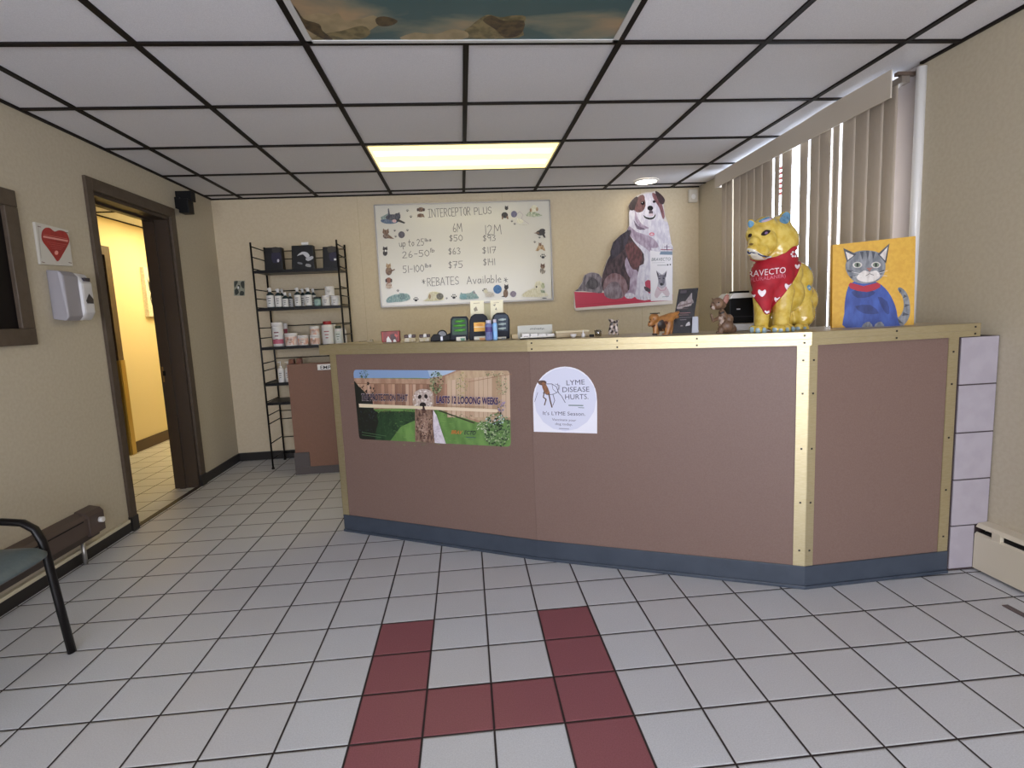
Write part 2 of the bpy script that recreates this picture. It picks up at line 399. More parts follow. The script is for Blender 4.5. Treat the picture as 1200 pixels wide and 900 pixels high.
# ================================================================== THE ROOM
XL, XR, YB, YF, H = -2.0, 2.15, 4.86, -2.4, 2.206
sbox('floor', [(-4.6, 2.6, YF-.2, 8.2, -.1, 0)], FLOOR)
sbox('ceiling', [(-4.6, 2.6, YF-.2, 8.2, H+.004, H+.1)], TILEC)
# dark T-bars of the hung ceiling
A, CX0, RY0 = .6078, -1.7486, 2.272
bm = bmesh.new(); hb = .0115
for k in range(7):
    x = CX0+k*A
    segs = [(YF, YB)]
    if k == 3: segs = [(YF, RY0-A), (RY0, RY0+2*A+.012), (RY0+3*.6125, YB)]
    for a, b in segs: box(bm, x-hb, x+hb, a, b, H-.004, H+.005)
for k in range(-7, 5):
    y = RY0+k*.6125; box(bm, XL, XR, y-hb, y+hb, H-.0035, H+.005)
box(bm, XL, XL+.016, YF, YB, H-.006, H+.005); box(bm, XL, XR, YB-.016, YB, H-.006, H+.005); box(bm, XR-.016, XR, YF, 2.47, H-.006, H+.005)
# bars of the corridor ceiling
for x in (-3.2+.008, -2.86, -2.2): box(bm, x-.009, x+.009, 2.4, 8, H-.004, H+.005)
for y in (4.02, 5.24, 6.46): box(bm, -3.2, -2.18, y-.009, y+.009, H-.0045, H+.005)
struct('trim_1', bm, TBAR)
# walls
DY0, DY1, DZ = 3.325, 4.135, 1.94                 # doorway in the left wall
sbox('wall_left', [(XL-.155, XL, YF, DY0, 0, H), (XL-.155, XL, DY1, YB+.15, 0, H), (XL-.155, XL, DY0, DY1, DZ, H)], WALL)
sbox('wall_back', [(XL, XR+.3, YB, YB+.15, 0, H)], WALLB)
bm = bmesh.new()                                # faint vertical joints of the back wall panels
for x in (-.823, .40, 1.62): box(bm, x-.0012, x+.0012, YB-.0006, YB, .06, H)
struct('trim_2', bm, mat('wall_joint', (176, 158, 124), .7))
WY0, WY1, WZ0 = 2.60, 4.40, .92                 # window opening in the right wall
sbox('wall_right', [(XR, XR+.28, YF, WY0, 0, H), (XR, XR+.28, WY1, YB, 0, H), (XR, XR+.28, WY0, WY1, 0, WZ0)], WALL)
# front wall behind the photographer: shop window and glass door opening
sbox('wall_front', [(XL-.155, XR+.28, YF-.18, YF, 2.1, H), (XL-.155, XL+.12, YF-.18, YF, 0, 2.1), (1.75, XR+.28, YF-.18, YF, 0, 2.1), (XL+.12, .55, YF-.18, YF, 0, .35)], WALL)
bm = bmesh.new()
for x in (XL+.12, -.68, .5, 1.70): box(bm, x, x+.05, YF-.12, YF-.06, .0 if x > .4 else .35, 2.1)
box(bm, XL+.12, 1.75, YF-.12, YF-.06, 2.05, 2.1); box(bm, XL+.12, .55, YF-.12, YF-.06, .35, .40)
struct('window_2', bm, mat('bronze_frame', (60, 52, 46), .4, .6))
# corridor behind the doorway
HX = -3.2
sbox('wall_corridor', [(HX-.12, HX, 5.37, 8.1, 0, H)], HALLW)
sbox('wall_corridor_near', [(HX-.12, HX, 2.3, 4.56, 0, H), (HX-.12, HX, 4.56, 5.37, 1.86, H)], HALLW)
sbox('wall_corridor_ends', [(HX, XL-.155, 8.0, 8.1, 0, H), (HX, XL-.155, 2.3, 2.4, 0, H)], HALLW)
sbox('wall_corridor_inner', [(XL-.155, XL-.15, YB+.15, 8, 0, H)], HALLW)
sbox('wall_side_room', [(HX-1.2, HX-1.1, 4.3, 5.7, 0, H), (HX-1.2, HX-.12, 4.2, 4.3, 0, H), (HX-1.2, HX-.12, 5.7, 5.8, 0, H)], HALLW)
sbox('baseboard_corridor', [(HX, HX+.012, 5.45, 8, 0, .105), (HX, HX+.012, 2.4, 4.5, 0, .105)], mat('brown_rubber_base', (74, 58, 44), .45))
# corridor doorway: casing, dark sheet as shade of the room beyond, brass corner guard
d = sbox('door_2', [(HX-.12, HX+.018, 5.37, 5.45, 0, 1.94), (HX-.12, HX+.018, 4.48, 4.56, 0, 1.94), (HX-.12, HX+.018, 4.56, 5.37, 1.86, 1.94)], BROWN)
d['kind'] = 'structure'
boxes('dark_opening', [(HX-.10, HX-.06, 4.57, 5.36, .01, 1.855)], mat('opening_shade', (44, 30, 24), .5), d)  # dark sheet filling the open doorway, its colour stands in for shade
boxes('corner_guard', [(HX+.018, HX+.024, 5.385, 5.452, .0, .90), (HX-.02, HX+.024, 5.366, 5.372, .0, .90)], mat('yellow_brass', (180, 156, 92), .35, .6), d)
# main doorway: brown casing, jambs and stops
bm = bmesh.new()
cw, ct = .055, .018
for y0, y1 in ((DY0-cw, DY0), (DY1, DY1+.07)): box(bm, XL, XL+ct, y0, y1, 0, DZ+.068)
box(bm, XL, XL+ct, DY0, DY1, DZ, DZ+.068)
d1 = struct('door_1', bm, BROWN, bevel=.002)
bm = bmesh.new()
box(bm, XL-.165, XL+.004, DY1-.022, DY1+.001, 0, DZ); box(bm, XL-.165, XL+.004, DY0-.001, DY0+.022, 0, DZ); box(bm, XL-.165, XL+.004, DY0+.022, DY1-.022, DZ-.022, DZ+.001)
box(bm, XL-.125, XL-.085, DY1-.036, DY1-.022, 0, DZ-.022); box(bm, XL-.125, XL-.085, DY0+.022, DY0+.036, 0, DZ-.022); box(bm, XL-.125, XL-.085, DY0+.036, DY1-.036, DZ-.036, DZ-.022)
obj('jamb', bm, mat('dark_brown_jamb', (58, 46, 36), .45), d1)
bm = bmesh.new(); box(bm, XL-.1555, XL-.145, DY1-.0245, DY1-.0215, .79, .90)
o = obj('strike_plate', bm, mat('old_brass', (150, 124, 78), .4, .8), d1)
bm = bmesh.new(); box(bm, XL-.15, XL-.13, DY1-.026, DY1-.0243, .835, .87); obj('latch_hole', bm, BLACK, o)
boxes('corner_block', [(XL, XL+.022, DY1-.002, DY1+.073, 0, .085), (XL, XL+.022, DY0-cw-.003, DY0+.002, 0, .085)], COVE, d1)
sbox('trim_3', [(XL-.02, XL+.012, DY0, DY1, 0, .004)], mat('threshold_strip', (52, 40, 34), .5))
# baseboards
def cove(name, x0, x1, y0, y1, h, m): return sbox(name, [(x0, x1, y0, y1, 0, h)], m)
sbox('baseboard_left', [(XL, XL+.012, YF, DY0-cw, 0, .06), (XL, XL+.012, DY1+.07, YB, 0, .07)], COVE, bevel=.002)
sbox('trim_4', [(XL, XL+.022, YF, DY0-cw-.02, .06, .078)], mat('cream_trim', (206, 196, 172), .5), bevel=.003)
sbox('baseboard_back', [(XL+.012, XR, YB-.012, YB, 0, .07)], COVE)
# framed dark interior window at the left edge
bm = bmesh.new(); fy0, fy1, fz0, fz1, fw = 1.75, 2.755, 1.118, 1.812, .075
for b in ((fy0, fy1, fz0, fz0+fw), (fy0, fy1, fz1-fw, fz1), (fy0, fy0+fw, fz0+fw, fz1-fw), (fy1-fw, fy1, fz0+fw, fz1-fw)): box(bm, XL-.02, XL+.025, *b)
w3 = struct('window_3', bm, BROWN, bevel=.004)
boxes('pane', [(XL+.001, XL+.006, fy0+fw-.002, fy1-fw+.002, fz0+fw-.002, fz1-fw+.002)], mat('dark_pane', (18, 13, 13), .5, spec=.15), w3)
# right wall window: frame, pane, white edge post
bm = bmesh.new()
for y0, y1 in ((WY0, WY0+.04), (3.30-.0, 3.325), (WY1-.04, WY1)): box(bm, XR+.17, XR+.22, y0, y1, WZ0, H)
box(bm, XR+.17, XR+.22, WY0, WY1, WZ0, WZ0+.05)
w1 = struct('window_1', bm, mat('window_frame', (200, 190, 184), .4))
boxes('pane', [(XR+.19, XR+.194, WY0+.04, 3.30, WZ0+.05, H), (XR+.19, XR+.194, 3.325, WY1-.04, WZ0+.05, H)], glass('window_glass', (244, 248, 250)), w1)
boxes('side_casing', [(XR-.006, XR+.02, 2.49, 2.605, WZ0-.03, H-.004)], mat('lavender_grey_casing', (176, 168, 168), .5), w1)
boxes('sill', [(XR-.02, XR+.17, WY0, WY1, WZ0-.03, WZ0+.002)], CREAM, w1)
bm = bmesh.new()                                # window lettering strip seen through the gap of the blinds
rr = random.Random(3)
for k in range(6): box(bm, XR+.180, XR+.183, 3.86+.01*(k%2), 3.905, 2.10-.035*k, 2.118-.035*k)
obj('red_window_marks', bm, ink((170, 60, 60)), w1)
bm = bmesh.new()
for k in range(12): box(bm, XR+.180, XR+.183, 3.875, 3.895+.008*rr.random(), 1.84-.055*k, 1.848-.055*k)
obj('dark_window_marks', bm, ink((60, 70, 80)), w1)
bm = bmesh.new(); lathe(bm, [(.021, 0), (.021, 1.21)], (XR-.012, 2.462, .975), 14)
t = tag(obj('conduit_pipe', bm, mat('white_gloss', (232, 230, 226), .3)), 'white vertical pipe on the wall at the near edge of the blinds', 'pipe')
# tiled stub wall at the right end of the counter
bm = bmesh.new(); TY = 2.022
box(bm, 1.966, XR, TY+.006, 2.40, 0, .985)
st = struct('wall_stub', bm, mat('dark_grout', (58, 44, 44), .7))
bm = bmesh.new()
for k in range(5):
    z0, z1 = k*.198+.0025, (k+1)*.198-.0025 if k < 4 else .984
    if k == 0: z0 = .012; box(bm, 1.98, 2.086, TY, TY+.006, z0, z1)
    else: box(bm, 1.98, XR-.007, TY, TY+.006, z0, z1)
obj('glazed_tiles', bm, mat('glazed_wall_tile', (162, 155, 162), .25, c2=(168, 161, 168), scale=14), st, bevel=.0015)
# ---- lamps
bm = bmesh.new(); box(bm, CX0+2*A+.012, CX0+4*A-.012, RY0+2*.6125+.012, RY0+3*.6125-.012, H-.003, H+.02)
fl = thing('ceiling_light', 'lit rectangular fluorescent panel set in the ceiling over the back wall', 'ceiling light', (.075, 3.80, H))
fx0, fx1, fy0_, fy1_ = CX0+2*A+.0125, CX0+4*A-.0125, RY0+2*.6125+.0125, RY0+3*.6125-.0125
obj('diffuser', bm, emit('warm_diffuser', (255, 232, 152), 2.1), fl)
boxes('frame', [(fx0, fx1, fy0_, fy0_+.01, H-.006, H-.002), (fx0, fx1, fy1_-.01, fy1_, H-.006, H-.002), (fx0, fx0+.01, fy0_, fy1_, H-.006, H-.002), (fx1-.01, fx1, fy0_, fy1_, H-.006, H-.002)], mat('light_frame', (214, 204, 170), .4), fl)
bm = bmesh.new()
for y in (fy0_+.17, fy1_-.17): box(bm, fx0+.03, fx1-.03, y-.045, y+.045, H-.0045, H-.0031)
obj('lamp_tube', bm, emit('tube_glow', (255, 244, 190), 8), fl)
cl = thing('recessed_light', 'small round recessed ceiling light above the dog cutout', 'ceiling light', (1.585, 4.60, H))
bm = bmesh.new(); lathe(bm, [(.084, -.008), (.084, .0)], (1.585, 4.60, H), 24); obj('lamp_lens', bm, emit('spot_glow', (255, 246, 226), 13), cl)
bm = bmesh.new(); lathe(bm, [(.086, -.003), (.088, -.010), (.102, -.006), (.104, .0)], (1.585, 4.60, H), 28); obj('trim_ring', bm, WHITE, cl)
hl = thing('corridor_light', 'glowing ceiling panel seen through the doorway', 'ceiling light', (-2.53, 5.85, H))
boxes('diffuser', [(-2.83, -2.22, 5.26, 6.44, H-.004, H+.02)], emit('corridor_glow', (255, 232, 176), 15), hl)
boxes('frame', [(-2.85, -2.83, 5.25, 6.45, H-.006, H+.003), (-2.83, -2.2, 5.25, 5.265, H-.006, H+.003)], mat('light_frame', (214, 204, 170), .4), hl)
# picture panel in the ceiling
pp = thing('ceiling_picture_panel', 'printed sky and rocks panel fitted into the ceiling grid at top of view', 'light panel', (.075, 1.95, H))
px0, px1, py0, py1 = CX0+2*A+.0125, CX0+4*A-.0125, RY0-.6125+.0125, RY0-.0125
boxes('printed_sheet', [(px0+.02, px1-.02, py0+.02, py1-.016, H-.002, H+.003)], cloud_material(), pp)
boxes('frame', [(px0, px1, py0, py0+.022, H-.006, H+.002), (px0, px1, py1-.018, py1, H-.006, H+.002), (px0, px0+.022, py0, py1, H-.006, H+.002), (px1-.022, px1, py0, py1, H-.006, H+.002)], mat('white_frame', (206, 206, 204), .35), pp)
a = Art((0, 0, H-.002), (0, 0, -1), step=.00005, lift=.0003)
rk1, rk2, rk3 = fur((96, 88, 60), (140, 126, 90), 26), fur((58, 46, 34), (92, 76, 52), 40), fur((150, 136, 104), (176, 156, 122), 14)
a.poly([(352,46),(356,30),(352,22),(372,15),(386,18),(396,15),(404,24),(422,22),(438,18),(446,26),(436,34),(426,40),(416,46)], rk3, 3)
a.poly([(366,46),(378,40),(400,36),(424,30),(434,38),(420,46)], rk1, 3)
a.poly([(334,0),(346,8),(356,22),(374,28),(378,36),(390,46),(380,46),(362,36),(350,26),(340,12)], rk2, 3)
a.poly([(440,22),(450,19),(466,24),(458,30),(444,30)], rk2, 3)
a.poly([(540,44),(552,30),(562,22),(572,17),(586,20),(600,18),(616,19),(612,32),(608,44)], rk1, 3)
a.poly([(566,24),(576,18),(590,24),(614,24),(610,40),(592,44),(580,34)], rk2, 3)
a.poly([(470,46),(486,38),(510,40),(530,34),(548,38),(540,46)], rk3, 3)
a.done('printed_rocks', pp)
# ================================================================== COUNTER
pA, pB, pC, pD = Vector((-.715, 3.022)), Vector((.294, 2.464)), Vector((1.322, 1.997)), Vector((1.965, 2.022))
def off_line(pts, d):                           # outline moved by d towards the room (to the right of travel)
    out = []
    for i, p in enumerate(pts):
        ns = []
        for a, b in ((i-1, i), (i, i+1)):
            if a >= 0 and b < len(pts):
                t = (pts[b]-pts[a]).normalized(); ns.append(Vector((t.y, -t.x)))
        n = sum(ns, Vector((0, 0))).normalized(); k = d/ n.dot(ns[0]); out.append(p+n*k)
    return out
base = [pA, pB, pC, pD]
def strip_plan(d0, d1, pts=base): return off_line(pts, d0)+off_line(pts, d1)[::-1]
ct_ = thing('reception_counter', 'mauve brown reception counter with brass edging and slate kick base', 'counter', (.4, 2.4, 0))
bm = bmesh.new(); prism(bm, strip_plan(0, -.05), 0, .99); obj('front_panel', bm, LAM, ct_)
bm = bmesh.new()
t1 = (pB-pA).normalized(); n1 = Vector((t1.y, -t1.x))
prism(bm, [pB-t1*.001+n1*.0004, pB+t1*.001+n1*.0004, pB+t1*.001-n1*.02, pB-t1*.001-n1*.02], .095, .99); obj('panel_seam', bm, mat('seam', (104, 82, 74), .6), ct_)
bm = bmesh.new(); prism(bm, strip_plan(.007, 0), 0, .095); prism(bm, strip_plan(.014, .004), 0, .014)
obj('kick_base', bm, SLATE, ct_, bevel=.002)
tA = (pA-pB).normalized(); tD = (pD-pC).normalized()
top_pts = [pA+tA*.05, pB, pC, pD+tD*.075]
bm = bmesh.new(); prism(bm, strip_plan(.018, -.38, top_pts), 1.0, 1.0385)
obj('countertop', bm, mat('beige_laminate_top', (176, 160, 130), .35), ct_)
bm = bmesh.new(); prism(bm, strip_plan(.0215, .016, top_pts), .9885, 1.0115); prism(bm, strip_plan(.0215, .016, top_pts), 1.0125, 1.0400)
prism(bm, strip_plan(.0215, .0, top_pts), 1.0385, 1.0400)
e0 = off_line(top_pts, .0215)[0]; e1 = off_line(top_pts, -.38)[0]; e2 = Vector((-n1.y, n1.x))
prism(bm, [e0, e1, e1+tA*.004, e0+tA*.004], .9885, 1.04)
obj('brass_edging', bm, BRASS, ct_)
bm = bmesh.new()
def vtrim(P, t, w, z0, z1):
    n = Vector((t.y, -t.x)); prism(bm, [P, P+t*w, P+t*w+n*.003, P+n*.003], z0, z1)
t2 = (pC-pB).normalized(); t3 = (pD-pC).normalized()
vtrim(pA-t1*.004, t1, .042, .08, .99)
prism(bm, [pA-t1*.004+n1*.003, pA-t1*.004-n1*.03, pA-t1*.001-n1*.03, pA-t1*.001+n1*.003], .08, .99)
obj('corner_trim', bm, BRASS, ct_); bm = bmesh.new()
vtrim(pC-t2*.042, t2, .044, .075, .99); vtrim(pC-t3*.002, t3, .036, .075, .99)
obj('corner_trim', bm, BRASS, ct_); bm = bmesh.new()
vtrim(pD-t3*.044, t3, .044, .075, .99)
obj('corner_trim', bm, BRASS, ct_)
bm = bmesh.new()
def screw(P, t, s, z, o=.0045):
    bm = bmesh.new(); n = Vector((t.y, -t.x)); q = P+t*s+n*o
    bmv(bm, [(q.x+t.x*a*.0035+n.x*c, q.y+t.y*a*.0035+n.y*c, z+b*.0035) for c in (-.0015, .0) for a, b in ((-1,-1),(1,-1),(1,1),(-1,1))], [(4,5,6,7),(0,1,5,4),(1,2,6,5),(2,3,7,6),(3,0,4,7)])
    obj('screw', bm, SCREW, ct_)
L2 = (pC-pB).length; L1 = (pB-pA).length; L3 = (pD-pC).length
for P, t, s in ((pC, t2, -.020), (pC, t3, .018), (pD, t3, -.022)):
    for z in (.16, .36, .58, .80, .93): screw(P, t, s, z)
for P, t, ss in ((pB, t2, (.02, .40, .72, L2-.02)), (pC, t3, (.35, L3+.05))):
    for s in ss:
        for z in (.999, 1.026): screw(P, t, s, z, .0235)
bm = bmesh.new()                                # working desk behind the ledge
prism(bm, [(-.30, 3.15), (1.2, 2.42), (2.10, 2.42), (2.10, 3.1), (1.4, 3.1), (.1, 3.75)], .72, .75)
obj('rear_desk', bm, mat('grey_desk', (150, 142, 134), .5), ct_)
for b in ((2.06, 2.10, 2.45, 3.08, 0, .72), (.10, .14, 3.12, 3.70, 0, .72)): boxes('desk_panel', [b], LAM, ct_)
# ---- low partition by the shelf
lp = thing('half_height_partition', 'brown half height partition beside wire shelf with small white sign', 'partition', (-1.0, 4.30, 0))
boxes('panel', [(-1.338, -.62, 4.27, 4.34, .05, .858)], mat('brown_laminate', (118, 82, 62), .5, c2=(123, 86, 66), scale=120), lp)
boxes('base_strip', [(-1.345, -1.232, 4.262, 4.27, .061, .175), (-1.345, -.62, 4.262, 4.345, 0, .06)], mat('grey_rubber_base', (74, 66, 64), .5), lp)
sp = thing('employees_sign', 'small white sign lettered EMPLOYEES hanging on the low partition', 'sign', (-1.05, 4.268, .80))
boxes('plate', [(-1.112, -.86, 4.262, 4.269, .805, .848)], PAPER, sp)
a = Art((0, 4.262, 0), (0, -1, 0)); a.type('EMPLOYEES', 375.5, 432.6, 411, 431.6, 4.2, ink((30, 26, 26))); a.done('lettering', sp)
# ================================================================== WIRE SHELF AND ITS STOCK
SX0, SX1, SY0, SY1 = -1.595, -.945, 4.50, 4.80
ws = thing('wire_shelving_unit', 'tall black wire shelving unit in the back left corner', 'shelf', (-1.27, 4.65, 0))
ZL = [(1.585, 0), (1.293, 0), (.988, 0), (.70, 0), (.545, 0)]
for x in (SX0, SX1):
    for y in (SY0, SY1):
        bm = bmesh.new(); tube(bm, [(x, y, 0), (x, y, 1.80)], .0075, 8); lathe(bm, [(.012, 0), (.012, .012)], (x, y, 0), 10)
        obj('post', bm, BLACKM, ws)
    for z in (1.77, 1.69, 1.60, 1.44, 1.37, 1.30, 1.14, 1.06, .98, .86, .80, .70, .55, .44, .37, .21, .08):
        bm = bmesh.new(); tube(bm, [(x, SY0, z), (x, SY1, z)], .0045, 6); obj('rung', bm, BLACKM, ws)
for z in (1.765, 1.70, 1.44, 1.15, .88, .43, .36, .20, .06):
    bm = bmesh.new(); tube(bm, [(SX0, SY1, z), (SX1, SY1, z)], .004, 6); obj('back_rail', bm, BLACKM, ws)
for z, _ in ZL:
    bm = bmesh.new(); box(bm, SX0, SX1, SY0-.004, SY1, z-.014, z-.002)
    box(bm, SX0, SX1, SY0-.006, SY0, z-.022, z+.001); obj('shelf_tray', bm, BLACKM, ws)
Z1, Z2, Z3, Z4 = [z for z, _ in ZL][:4]
def pouch(name, x0, x1, top, Y, c, c2, lab, grp, marks):
    p0, p1 = at(x0, 316, Y), at(x1, 316, Y); z1 = at((x0+x1)/2, top, Y).z
    t = thing(name, lab, 'package', ((p0.x+p1.x)/2, Y+.04, Z1), grp)
    bm = bmesh.new(); w = p1.x-p0.x
    extrude(bm, [(p0.x, Y, Z1), (p1.x, Y, Z1), (p1.x-.006, Y+.02, z1), (p0.x+.006, Y+.02, z1)], (0, .07, 0)); obj('box', bm, fur(c, c2, 30), t, bevel=.006)
    a = Art((0, Y-.0005, Z1), (0, -1, .0)); a.P = Vector((0, Y, Z1)); a.n = Vector((0, -1, .09)).normalized()
    for pts, m in marks: a.poly(pts, m, 2)
    a.done('printed_front', t); return t
g = 'dark packages on the top shelf'
pouch('package', 310, 332, 289.5, 4.57, (10, 9, 11), (16, 14, 17), 'black package with a purple patch, leftmost on the top wire shelf', g,
    [([(318,297),(328,296),(329,306),(320,308)], ink((38, 34, 58))), ([(319,290),(327,290),(328,295),(320,296)], ink((48, 44, 40))), ([(325,304),(327,304),(327,307),(325,307)], ink((190, 190, 200)))])
p = pouch('package', 342, 369, 287, 4.57, (7, 7, 8), (13, 13, 14), 'black package with white swirl marks in the middle of the top wire shelf', g,
    [([(348,300),(354,295),(360,296),(363,300),(359,302),(355,298)], ink((196, 196, 200))), ([(358,303),(366,300),(367,303),(361,306)], ink((180, 180, 186))), ([(349,307),(354,308),(354,310),(349,309)], ink((120, 120, 124))), ([(359,309),(364,310),(364,313),(358,312)], ink((150, 150, 150)))])
pouch('package', 378.5, 397, 288.5, 4.57, (10, 9, 11), (17, 14, 18), 'black package with a purple patch, rightmost on the top wire shelf', g,
    [([(386,297),(394,296),(394,304),(387,306)], ink((38, 34, 58))), ([(384,289),(393,289),(394,294),(385,296)], ink((60, 54, 44))), ([(391.5,303),(394,303),(394,305),(391.5,305)], ink((220, 220, 220)))])
q = at(357, 287, 4.60)
bm = bmesh.new(); box(bm, q.x-.026, q.x+.026, 4.60, 4.64, q.z+.000, q.z+.022); tag(obj('small_box', bm, PAPER, bevel=.003), 'tiny white box lying on the middle black package of the top shelf', 'box')
# bottles: lathed body with label and cap
def bottle(name, x, top, Y, Z, wpx, kind, c, cap, lab, cat, grp, label=None, lc=(60, 60, 70)):
    b = at(x, 350, Y); X = b.x; hpt = at(x, top, Y).z-Z; r = wpx/2*abs((at(x+1, 350, Y)-b).x)
    t = thing(name, lab, cat, (X, Y, Z), grp); bm = bmesh.new()
    if kind == 'spray':
        lathe(bm, [(r*.95, .0), (r, .004), (r, hpt*.60), (r*.8, hpt*.70), (r*.35, hpt*.76), (r*.33, hpt*.80)], (X, Y, Z)); obj('body', bm, c, t)
        bm = bmesh.new(); lathe(bm, [(r*.42, hpt*.79), (r*.42, hpt*.93), (r*.3, hpt), (.001, hpt)], (X, Y, Z), 14); box(bm, X-r*.6, X, Y-.005, Y+.005, Z+hpt*.9, Z+hpt*.97); obj('spray_cap', bm, cap, t)
    elif kind == 'pump':
        lathe(bm, [(r*.95, .0), (r, .004), (r, hpt*.62), (r*.7, hpt*.68), (r*.3, hpt*.70), (r*.28, hpt*.72)], (X, Y, Z)); obj('body', bm, c, t)
        bm = bmesh.new(); lathe(bm, [(r*.36, hpt*.71), (r*.36, hpt*.78), (r*.1, hpt*.79), (r*.1, hpt*.95), (r*.25, hpt*.96), (r*.25, hpt)], (X, Y, Z), 12); box(bm, X-r*.8, X, Y-.004, Y+.004, Z+hpt*.955, Z+hpt*.99); obj('pump', bm, cap, t)
    else:
        lathe(bm, [(r*.95, .0), (r, .003), (r, hpt*.80), (r*.88, hpt*.84), (r*.86, hpt*.85)], (X, Y, Z), 22); obj('body', bm, c, t)
        bm = bmesh.new()
        k = 1.04 if kind == 'tub' else .7
        lathe(bm, [(r*k*.92, hpt*.84), (r*k, hpt*.85), (r*k, hpt*.985), (r*k*.96, hpt)], (X, Y, Z), 22); obj('lid', bm, cap, t)
    if label:
        lo, hi, m = label; bm = bmesh.new(); n = 14; rr_ = r+.0006
        for (l0, h0, mm, a0, a1, e) in [(lo, hi, 0, -2.9, -.25, 0)]+[(lo+(hi-lo)*(.70-.2*k), lo+(hi-lo)*(.76-.2*k), 1, -2.0+.1*k, -1.15-.1*k, .0004) for k in range(3)]:
            vs = []
            for j in range(n+1):
                an = a0+(a1-a0)*j/n
                for zz in (l0, h0): vs.append((X+(rr_+e)*math.cos(an), Y+(rr_+e)*math.sin(an), Z+zz*hpt))
            bmv(bm, vs, [(2*j, 2*j+2, 2*j+3, 2*j+1) for j in range(n)], mm)
        obj('label', bm, [m, ink(lc)], t)
    return t
DK = mat('dark_teal_plastic', (34, 50, 54), .35); WB = mat('white_bottle', (222, 218, 214), .4); LB = mat('white_label', (214, 212, 208), .6)
g = 'dark bottles on the second shelf'; Yf = 4.56
for x, top, w, lab in ((317, 337, 9.2, 'dark bottle with white label, leftmost in the front row of the second shelf'), (326.3, 338, 8.4, 'dark white-labelled bottle touching the leftmost bottle of the second shelf'),
                       (349, 337, 8.2, 'dark white-labelled tall bottle at the middle of the second shelf front row'), (361.5, 337, 9.2, 'dark white-labelled tall bottle beside the short round jar on the second shelf')):
    bottle('bottle', x, top, Yf, Z2, w, 'spray', DK, WHITE, lab, 'bottle', g, (.06, .62, LB))
for x, top, w, lab in ((334.4, 342.5, 7.4, 'short dark white-labelled bottle right of the two tall ones at left, second shelf'),):
    bottle('bottle', x, top, Yf, Z2, w, 'spray', DK, WHITE, lab, 'bottle', g, (.06, .58, LB))
g = 'bottles in the rear row of the second shelf'
for x, top, w, lab in ((331, 338.5, 7, 'dark bottle behind the gap between tall and short bottles, second shelf left'), (340.3, 343.5, 6, 'short dark bottle half hidden behind the short front bottle, second shelf'), (355.2, 338, 7, 'dark tall rear bottle between the two tall front bottles at second shelf centre'), (367.6, 338, 6.6, 'dark tall bottle in the rear row above the round jar of the second shelf')):
    bottle('bottle', x, top, 4.66, Z2, w, 'spray', DK, WHITE, lab, 'bottle', g, (.06, .62, LB))
bottle('jar', 372, 348, Yf, Z2, 8.2, 'tub', mat('green_jar', (92, 118, 112), .4), mat('dark_lid', (30, 34, 36), .4), 'squat dark green round jar with dark lid on the second wire shelf', 'jar', None, (.15, .7, mat('pale_green_label', (150, 176, 166), .6)))
g = 'white jars on the second shelf'; JL = mat('jar_lid', (228, 224, 220), .4)
bottle('jar', 382, 346.5, Yf, Z2, 9.6, 'tub', WB, JL, 'white jar right of the green round jar, under the stacked one, second shelf', 'jar', g, (.1, .75, LB), (40, 34, 38))
tz = at(387, 346.5, Yf).z
bottle('jar', 392.4, 346.5, Yf, Z2, 9.6, 'tub', WB, JL, 'white jar at the right end of the second shelf, in the lower tier', 'jar', g, (.1, .75, LB), (40, 34, 38))
bottle('jar', 387, 335.8, Yf, tz, 11, 'tub', WB, JL, 'white jar stacked on top of the two others on the second shelf', 'jar', g, (.1, .75, LB), (40, 34, 38))
bottle('jar', 396.5, 347, 4.66, Z2, 8, 'tub', WB, JL, 'white jar in the rear row behind the right end of the second shelf', 'jar', g, (.1, .75, LB), (40, 34, 38))
# third shelf
t = bottle('canister', 321.8, 378, Yf+.01, Z3, 13, 'tub', WB, JL, 'tall white canister with pink band, leftmost on the third shelf', 'canister', None, (.06, .78, LB), (120, 40, 56))
bm = bmesh.new(); r_ = t.children[0].dimensions.x/2 if t.children else .045
c_ = t.location; rad = 13/2*abs((at(322.8, 350, Yf+.01)-at(321.8, 350, Yf+.01)).x)+.0016
vs = [(c_.x+rad*math.cos(an), c_.y+rad*math.sin(an), Z3+z) for an in [-2.9+2.65*j/14 for j in range(15)] for z in (.022, .058)]
bmv(bm, vs, [(2*j, 2*j+2, 2*j+3, 2*j+1) for j in range(14)]); obj('pink_band', bm, ink((178, 92, 112)), t)
bottle('canister', 330, 379, 4.68, Z3, 7, 'tub', WB, JL, 'white canister with red mark standing behind the pink banded canister', 'canister', None, (.5, .75, ink((150, 60, 70))))
g = 'white tubs with orange labels on the third shelf'; OL = fur((206, 150, 120), (226, 216, 208), 60)
bottle('tub', 337.2, 390.5, Yf, Z3, 14.5, 'tub', WB, JL, 'widest white orange-labelled tub, right of the tall canister on the third shelf', 'tub', g, (.08, .72, OL), (40, 30, 34))
bottle('tub', 351, 393, Yf, Z3, 13, 'tub', WB, JL, 'white orange-labelled tub standing alone between the widest tub and the stacked pair', 'tub', g, (.08, .7, OL), (40, 30, 34))
bottle('tub', 365.2, 393, Yf, Z3, 12, 'tub', WB, JL, 'white orange-labelled tub at the bottom of the stacked pair, third shelf', 'tub', g, (.08, .7, OL), (40, 30, 34))
bottle('tub', 365.6, 382.5, Yf, at(365, 393, Yf).z, 11, 'tub', WB, JL, 'white orange-labelled tub on top of the stacked pair, third shelf', 'tub', g, (.08, .7, OL), (60, 30, 40))
bottle('bottle', 380.8, 376.5, Yf, Z3, 14, 'screw', WB, mat('red_cap', (150, 34, 36), .4), 'large white bottle with red cap on the third shelf', 'bottle', None, (.06, .74, LB), (150, 60, 60))
